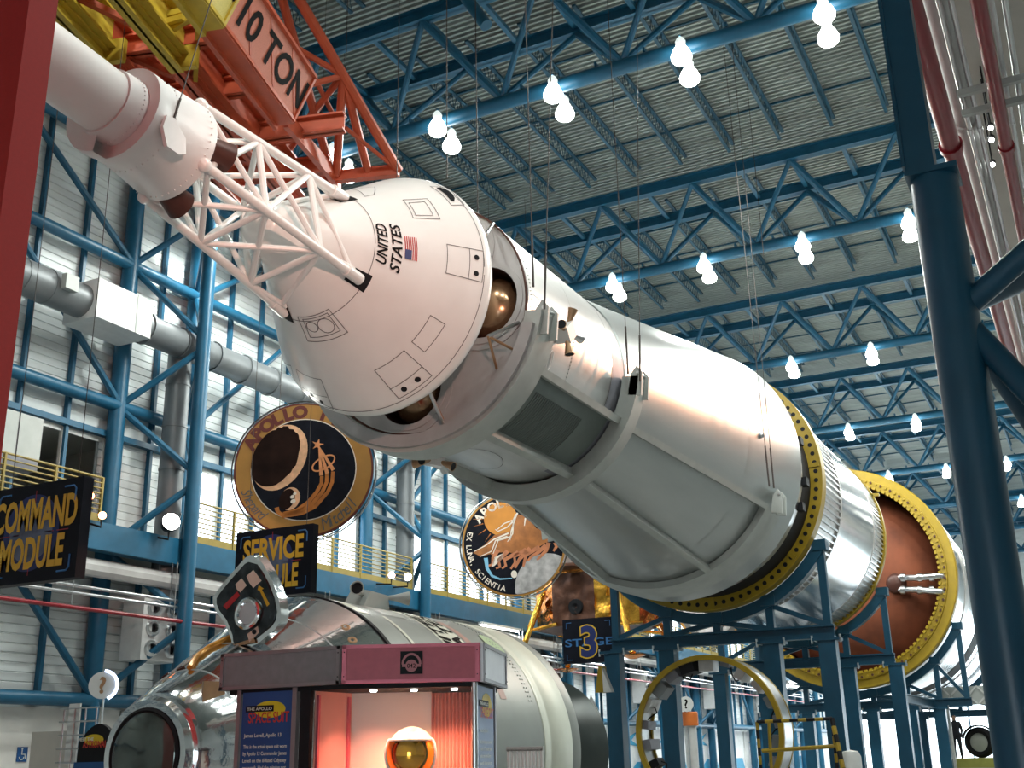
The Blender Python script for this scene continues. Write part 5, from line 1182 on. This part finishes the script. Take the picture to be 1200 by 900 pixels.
# ================================================================== INFORMATION SIGNS
def info(label, px, py, Y, r, drum=None, lit=True):
    c = at(px, py, Y=Y); t = thing('information_sign', label, 'sign', (c.x, Y, FLOOR)); n = (EYE - c); n.z = 0; n.normalize(); e1 = up.cross(n).normalized()
    obj('disc', MB().prism(disc(c, e1, up, r, 32), -n * .05), BOXW, t); obj('mark', MB().text('?', c - up * r * .55 + n * .004, e1, up, r * 1.2, bold=.04), TAN if lit else INK, t, 0)
    obj('post', MB().tube((c.x, Y + .05, FLOOR), (c.x, Y + .05, c.z - r), .02, 8), STEEL, t)
    if lit: obj('neon_arc', MB().path([c + (e1 * math.cos(math.radians(a)) + up * math.sin(math.radians(a))) * r * 1.08 for a in range(-65, 91, 10)], r * .11, 8), mat('blue white neon', (.55, .65, 1), .4, emit=4, ecol=(.6, .72, 1)), t)
    if drum: obj('drum', MB().lathe([(c.z - r - .55, .34), (c.z - r - .05, .34), (c.z - r, .3), (c.z - r, 0)], (c.x, Y + .35, 0), (0, 0, 1), 24), drum, t); obj('counter', MB().lathe([(FLOOR, .25), (c.z - r - .55, .25)], (c.x, Y + .35, 0), (0, 0, 1), 20), DUCTW, t)
    return t
info('round question-mark sign with blue neon edge left of the silver capsule', 120, 803, 15.5, .24)
info('round question-mark sign above an orange drum beyond the equipment ring', 804, 825, 46, .30, mat('orange drum', (.62, .16, .03), .5), False)
wt = thing('warning_placard', 'small triangular question-mark placard on a post near the engine bell', 'sign', at(693, 850, Y=34)); c = at(693, 828, Y=34)
obj('plate', MB().prism([c + V((-.32, 0, -.3)), c + V((.32, 0, -.3)), c + V((0, 0, .35))], (0, .03, 0)), FRAME, wt); obj('mark', MB().text('?', c + V((0, -.01, -.2)), (1, 0, 0), up, .32, bold=.03), INK, wt, 0); obj('post', MB().tube((c.x, 34.02, FLOOR), c, .03, 8), DBLUE, wt)
yw = thing('yellow_placard', 'yellow edged wedge placard behind the engine bell', 'sign', (at(702, 810, Y=28.6).x, 28.6, FLOOR)); c = at(702, 800, Y=28.6)
obj('wedge', MB().prism([c + V((-.12, 0, -.25)), c + V((.0, 0, .42)), c + V((.1, 0, .42)), c + V((.12, 0, -.25))], (0, .3, 0)), YELLOW, yw); obj('side', MB().prism([c + V((.12, -.01, -.25)), c + V((.1, -.01, .38)), c + V((.35, -.01, -.25))], (0, .2, 0)), FRAME, yw); obj('post', MB().tube((c.x, 28.7, FLOOR), c + V((0, .1, -.25)), .04, 8), DBLUE, yw)
# little exhibit panel and rack left of the silver capsule
mx = thing('astronaut_panel', 'dark arched panel headed MEET THE ASTRONAUT by the nose port', 'sign', (at(105, 880, Y=13).x, 13, FLOOR)); a0, a1 = at(86, 890, Y=13), at(140, 890, Y=13); zt = at(120, 848, Y=13).z; W2 = (a1.x - a0.x)
obj('board', MB().prism([(a0.x + W2 * f, 13, FLOOR + .3 if i in (0, 12) else zt - .55 * (1 - math.sin(math.pi * (f * .8 + .1))) ) for i, f in enumerate([k / 12 for k in range(13)])], (0, .06, 0)), BLACK, mx)
obj('oval', MB().flat(disc((a0.x + W2 * .42, 12.99, at(110, 867, Y=13).z), (1, 0, 0), up, .2, 24, sy=.4)), PYEL, mx, 0); obj('title', MB().text('MEET THE', (a0.x + W2 * .1, 12.98, at(110, 868, Y=13).z), (1, 0, 0), up, .05, bold=.03, align='LEFT'), PWH, mx, 0); obj('title_red', MB().text('ASTRONAUT', (a0.x + W2 * .2, 12.98, at(110, 876, Y=13).z), (1, 0, 0), up, .1, bold=.03, align='LEFT', wid=.7), PRED, mx, 0)
obj('text_panel', MB().box((a0.x + .05, 12.97, FLOOR), (a1.x, 13.0, at(110, 893, Y=13).z)), PANEL, mx)
wr = thing('wire_rack', 'grey wire leaflet rack behind the arched dark panel', 'rack', (at(92, 880, Y=14.5).x, 14.5, FLOOR)); r0, r1 = at(74, 850, Y=14.5), at(112, 850, Y=14.5); zt = at(90, 830, Y=14.5).z
for k in range(4): xx = r0.x + (r1.x - r0.x) * k / 3; obj('upright', MB().tube((xx, 14.5, FLOOR), (xx, 14.5, zt), .014, 6), STEEL, wr)
for k in range(7): zz = zt - k * .22; obj('shelf_wire', MB().tube((r0.x - .08, 14.48, zz), (r1.x + .08, 14.48, zz), .014, 6), STEEL, wr)
obj('leaflet', MB().box((r0.x + .08, 14.52, zt - .9), (r0.x + .34, 14.55, zt + .08)), BOXW, wr); obj('blue_bin', MB().box((r0.x - .1, 14.55, FLOOR), (r1.x, 14.9, zt - 1.0)), PANEL, wr)
ws = thing('access_sign', 'small blue wheelchair sign on the pale lower wall', 'sign', at(27, 884, X=-20.72)); c = at(27, 884, X=-20.70)
obj('plate', MB().box((-20.74, c.y - .13, c.z - .15), (-20.72, c.y + .13, c.z + .15)), PANEL, ws)
ic = MB().path([(-20.715, c.y - .02, c.z + .09), (-20.715, c.y - .02, c.z), (-20.715, c.y + .06, c.z), (-20.715, c.y + .08, c.z - .09)], .012, 6); ic.path([(-20.715, c.y - .02 + .06 * math.cos(t), c.z - .05 + .06 * math.sin(t)) for t in [math.pi * (1 + k / 8) for k in range(9)]], .01, 6); ic.ball((-20.715, c.y - .02, c.z + .11), .02, 8, 6); obj('symbol', ic, BOXW, ws)
pt = thing('partition', 'grey free-standing partition at the lower left', 'partition', (at(60, 880, Y=17).x, 17, FLOOR)); q0, q1 = at(38, 858, Y=17), at(84, 856, Y=17); obj('panel', MB().box((q0.x, 17, FLOOR), (q1.x, 17.12, q0.z)), GREYW, pt)
bxx = thing('wall_cabinet', 'large pale grey cabinet beside the upper left gallery', 'cabinet', (-19.6, 15.6, 7.7)); c0, c1 = at(0, 480, X=-19.4), at(46, 540, X=-19.4)
obj('case', MB().box((-20.3, 13.6, c1.z), (-19.4, c1.y, at(46, 490, X=-19.4).z)), GREYP, bxx); obj('plinth', MB().box((-20.3, 13.6, c1.z - .25), (-19.4, c1.y - .03, c1.z)), BAND, bxx); obj('door_seam', MB().box((-19.4, c1.y - .62, c1.z), (-19.39, c1.y - .6, c1.z + 1.15)), BAND, bxx)
# ================================================================== GALLERY SPOT LAMPS
def spot(label, px, py, col, r, X=-18.75, aim=None, pw=0):
    p = at(px, py, X=X); t = thing('gallery_spotlight', label, 'spotlight', p, None); d = ((V(aim) if aim else EYE + V((0, 2, 2))) - p).normalized()
    obj('can', MB().lathe([(-.4, .0), (-.4, r * .7), (-.1, r), (0, r), (0, r * .92)], p, d, 20), BLACK, t); obj('yoke', MB().path([p - d * .2 - up * (r * .9), p - d * .2 - up * (r + .15), (-19.22, p.y, max(6.6, p.z - r - .2)), (-19.22, p.y, 6.6)], .025, 8), BLACK, t)
    obj('lens', MB().lathe([(-.03, r * .93), (0, r * .7), (.02, 0)], p, d, 20), mat('spot lens ' + label[:12], col, .3, emit=14, ecol=col), t)
    if pw: lamp('spot_light', 'SPOT', p + d * .1, pw, col, t, .12, aim, 40)
    return t
spot('large dazzling white spotlight on the gallery beam', 201, 611, (1, 1, .92), .22, aim=(-9.1, 13, 8), pw=600)
spot('small orange spotlight left of the large white one', 120, 604, (1, .32, .14), .09); spot('orange-lit spotlight behind the COMMAND MODULE sign edge', 106, 581, (1, .25, .1), .09)
spot('white spotlight right of the SERVICE MODULE sign', 478, 676, (1, .98, .9), .13, -18.6); spot('rose spotlight beside the right-hand white spotlight', 459, 674, (1, .5, .45), .11, -18.6); spot('small orange spotlight seen beyond the lander', 791, 744, (1, .6, .3), .1, -18.6)
# theatrical spots on the mezzanine edge that warm the capsule and adapter cone
for nm, p, aim, pw, col, ang in (('rose stage spotlight on the mezzanine edge aimed at the capsule', (1.6, 2.0, 7.0), (-9.0, 12.2, 8.4), 3000, (1, .56, .44), 26), ('orange stage spotlight hung far right of the rocket, aimed at the adapter cone', (2.8, 37.0, 15.2), (-6.2, 22.6, 9.0), 6000, (1, .40, .2), 22)):
    p = V(p); t = thing('stage_spotlight', nm, 'spotlight', p); d = (V(aim) - p).normalized()
    obj('can', MB().lathe([(-.4, 0), (-.4, .12), (-.05, .16), (0, .16)], p, d, 18), BLACK, t); obj('bracket', MB().tube(p - d * .25, (p.x, p.y, 10.3 if p.z < 10 else 18.9), .03, 8), BLACK, t); lamp('stage_light', 'SPOT', p + d * .05, pw, col, t, .1 if p.z < 10 else .45, aim, ang)
# ================================================================== FAR FLOOR
MUR = mat('white mural', (.86, .87, .88), .5); MURB = mat('bright blue mural print', (.05, .40, .68), .5)
for k in range(6):
    y = 29 + 10.8 * k
    w_ = thing('mural_panel', f'white mural board with bright blue arrows low on the left wall, {ORD[k]} along the hall', 'mural', (-20.2, y, FLOOR), 'mural boards')
    obj('board', MB().box((-20.84, y, FLOOR), (-20.76, y + 10.5, 2.75)), MUR, w_)
    for yy in (y + .8, y + 6): obj('arrow', MB().prism([(-20.75, yy, .2), (-20.75, yy + 2.2, 1.2), (-20.75, yy + 4, 1.2), (-20.75, yy + 4.4, .6), (-20.75, yy + 3.2, -.1), (-20.75, yy + 1, -.3)], (.01, 0, 0)), MURB, w_, 0); obj('arrow', MB().prism([(-20.75, yy, 2.1), (-20.75, yy + 2.4, 2.6), (-20.75, yy + 1.6, 2.2), (-20.75, yy + 2.6, 1.9)], (.01, 0, 0)), MURB, w_, 0)
for k in range(7):
    x = -15.5 + 1.35 * (k % 4); y = 50 + 6 * (k // 4) + .6 * (k % 4); d_ = thing('bench', f'white bench with black legs on the far floor, {ORD[k]} from the left', 'bench', (x, y, FLOOR), 'far benches')
    obj('seat', MB().box((x - .6, y, .35), (x + .6, y + 1.6, .5)), BOXW, d_); obj('front', MB().box((x - .55, y, FLOOR), (x + .4, y + .1, .34)), BOXW, d_)
    obj('leg', MB().beam((x + .52, y, FLOOR), (x + .6, y, .36), .1, .1), BLACK, d_); obj('leg', MB().beam((x - .6, y, FLOOR), (x - .52, y, .36), .1, .1), BLACK, d_)
# visitor, platform and wheel at the far right
PY = 52.0
plz = at(1125, 889, Y=PY).z
pf = thing('display_platform', 'low platform with yellow green edge at the lower right', 'platform', (at(1140, 895, Y=PY).x, PY, FLOOR)); x0, x1 = at(1114, 890, Y=PY).x, at(1190, 890, Y=PY).x
obj('deck', MB().box((x0, PY - .6, plz - .35), (x1, PY + 3, plz)), mat('yellow green edge', (.30, .30, .06), .6), pf); obj('skirt', MB().box((x0 + .1, PY - .4, FLOOR), (x1, PY + 3, plz - .35)), GREYP, pf)
wx = at(1150, 880, Y=PY + 1); wr_ = at(1150, 868, Y=PY + 1).z - plz
wh = thing('aircraft_wheel', 'dark rubber wheel standing on the platform', 'wheel', (wx.x, PY + 1, plz)); R_ = .62
obj('tyre', MB().lathe([(-.16, R_ * .6), (-.2, R_ * .8), (-.12, R_ * .98), (0, R_), (.12, R_ * .98), (.2, R_ * .8), (.16, R_ * .6)], (wx.x, PY + 1, plz + R_), (.25, 1, 0), 36), BLACK, wh); obj('hub', MB().lathe([(-.12, 0), (-.14, .2), (-.1, R_ * .6), (.1, R_ * .6)], (wx.x, PY + 1, plz + R_), (.25, 1, 0), 24), GREYP, wh); obj('fender', MB().arc((wx.x, plz + R_), PY + .75, PY + 1.25, R_ * 1.05, R_ * 1.14, -10, 165, 20), BLACK, wh)
bxp = thing('white_box_beam', 'pale boxed beam with crossed bracing above the lower right platform', 'beam', (at(1137, 825, Y=50).x, 50, at(1137, 825, Y=50).z)); c0, c1 = at(1105, 827, Y=50), at(1165, 803, Y=50)
obj('web_plate', MB().box((c0.x, 50, c0.z), (c1.x, 50.3, c1.z)), GREYP, bxp)
for k in range(3): xa = c0.x + (c1.x - c0.x) * k / 3; xb = c0.x + (c1.x - c0.x) * (k + 1) / 3; obj('cross_brace', MB().beam((xa, 49.97, c0.z), (xb, 49.97, c1.z), .06, .08, (0, 1, 0)), FRAME, bxp); obj('cross_brace', MB().beam((xa, 49.97, c1.z), (xb, 49.97, c0.z), .06, .08, (0, 1, 0)), FRAME, bxp)
for x in (c0.x + .1, c1.x - .2): obj('post', MB().box((x - .1, 50, FLOOR), (x + .1, 50.25, c0.z)), FRAME, bxp)
# person
ps = thing('person', 'person in dark clothing standing on the platform at the lower right', 'person', (at(1124, 889, Y=PY + .6).x, PY + .6, plz))
b0 = V((at(1124, 889, Y=PY + .6).x, PY + .6, plz)); H = 1.7
sk = {'pel': (0, 0, .92, .15), 'wai': (0, 0, 1.1, .13), 'che': (0, .02, 1.32, .165), 'nek': (0, .02, 1.48, .06), 'hed': (0, 0, 1.6, .095), 'top': (0, 0, 1.69, .07),
      'lh': (-.1, 0, .86, .1), 'lk': (-.12, -.02, .48, .07), 'la': (-.12, .02, .08, .05), 'lt': (-.13, -.14, .04, .04), 'rh': (.1, 0, .86, .1), 'rk': (.12, -.04, .48, .07), 'ra': (.13, .02, .08, .05), 'rt': (.14, -.14, .04, .04),
      'ls': (-.19, .02, 1.4, .075), 'le': (-.25, .04, 1.12, .05), 'lw': (-.23, -.08, .9, .038), 'lf': (-.22, -.12, .8, .03), 'rs': (.19, .02, 1.4, .075), 're': (.25, .04, 1.12, .05), 'rw': (.22, -.1, .92, .038), 'rf': (.21, -.15, .83, .03)}
E_ = [('pel', 'wai'), ('wai', 'che'), ('che', 'nek'), ('nek', 'hed'), ('hed', 'top'), ('pel', 'lh'), ('lh', 'lk'), ('lk', 'la'), ('la', 'lt'), ('pel', 'rh'), ('rh', 'rk'), ('rk', 'ra'), ('ra', 'rt'), ('che', 'ls'), ('ls', 'le'), ('le', 'lw'), ('lw', 'lf'), ('che', 'rs'), ('rs', 're'), ('re', 'rw'), ('rw', 'rf')]
ks = list(sk); me = bpy.data.meshes.new('body'); me.from_pydata([sk[k][:3] for k in ks], [(ks.index(a), ks.index(b)) for a, b in E_], [])
bo_ = bpy.data.objects.new('body', me); COL.objects.link(bo_); bo_.parent = ps; me.materials.append(mat('dark clothing', (.02, .022, .03), .8))
mdf = bo_.modifiers.new('skin', 'SKIN'); 
for i, k in enumerate(ks): me.skin_vertices[0].data[i].radius = (sk[k][3] * (1 if k in ('hed', 'top', 'nek') else 1.35), sk[k][3] * 1.1)
me.skin_vertices[0].data[0].use_root = True; ms = bo_.modifiers.new('sub', 'SUBSURF'); ms.levels = 2; ms.render_levels = 2
obj('face', MB().ball(b0 + V((0, -.03, 1.60)), .085, 14, 10, (.85, .9, 1.2)), mat('skin tone', (.45, .26, .18), .6), ps); obj('hair', MB().ball(b0 + V((0, .02, 1.65)), .095, 14, 10, (.95, 1, .9)), BROWN, ps)
# white slatted barrier beside the floor module
sb = thing('slatted_barrier', 'white slatted barrier at the foot of the grey module', 'barrier', (at(616, 890, Y=12.6).x, 12.6, FLOOR)); s0, s1 = at(594, 878, Y=12.6), at(637, 877, Y=12.6)
obj('top_rail', MB().beam(s0, s1, .04, .05), DUCTW, sb)
for k in range(10): x = s0.x + (s1.x - s0.x) * (k + .5) / 10; obj('slat', MB().box((x - .012, 12.58, FLOOR), (x + .012, 12.62, s0.z)), WHITE2, sb)
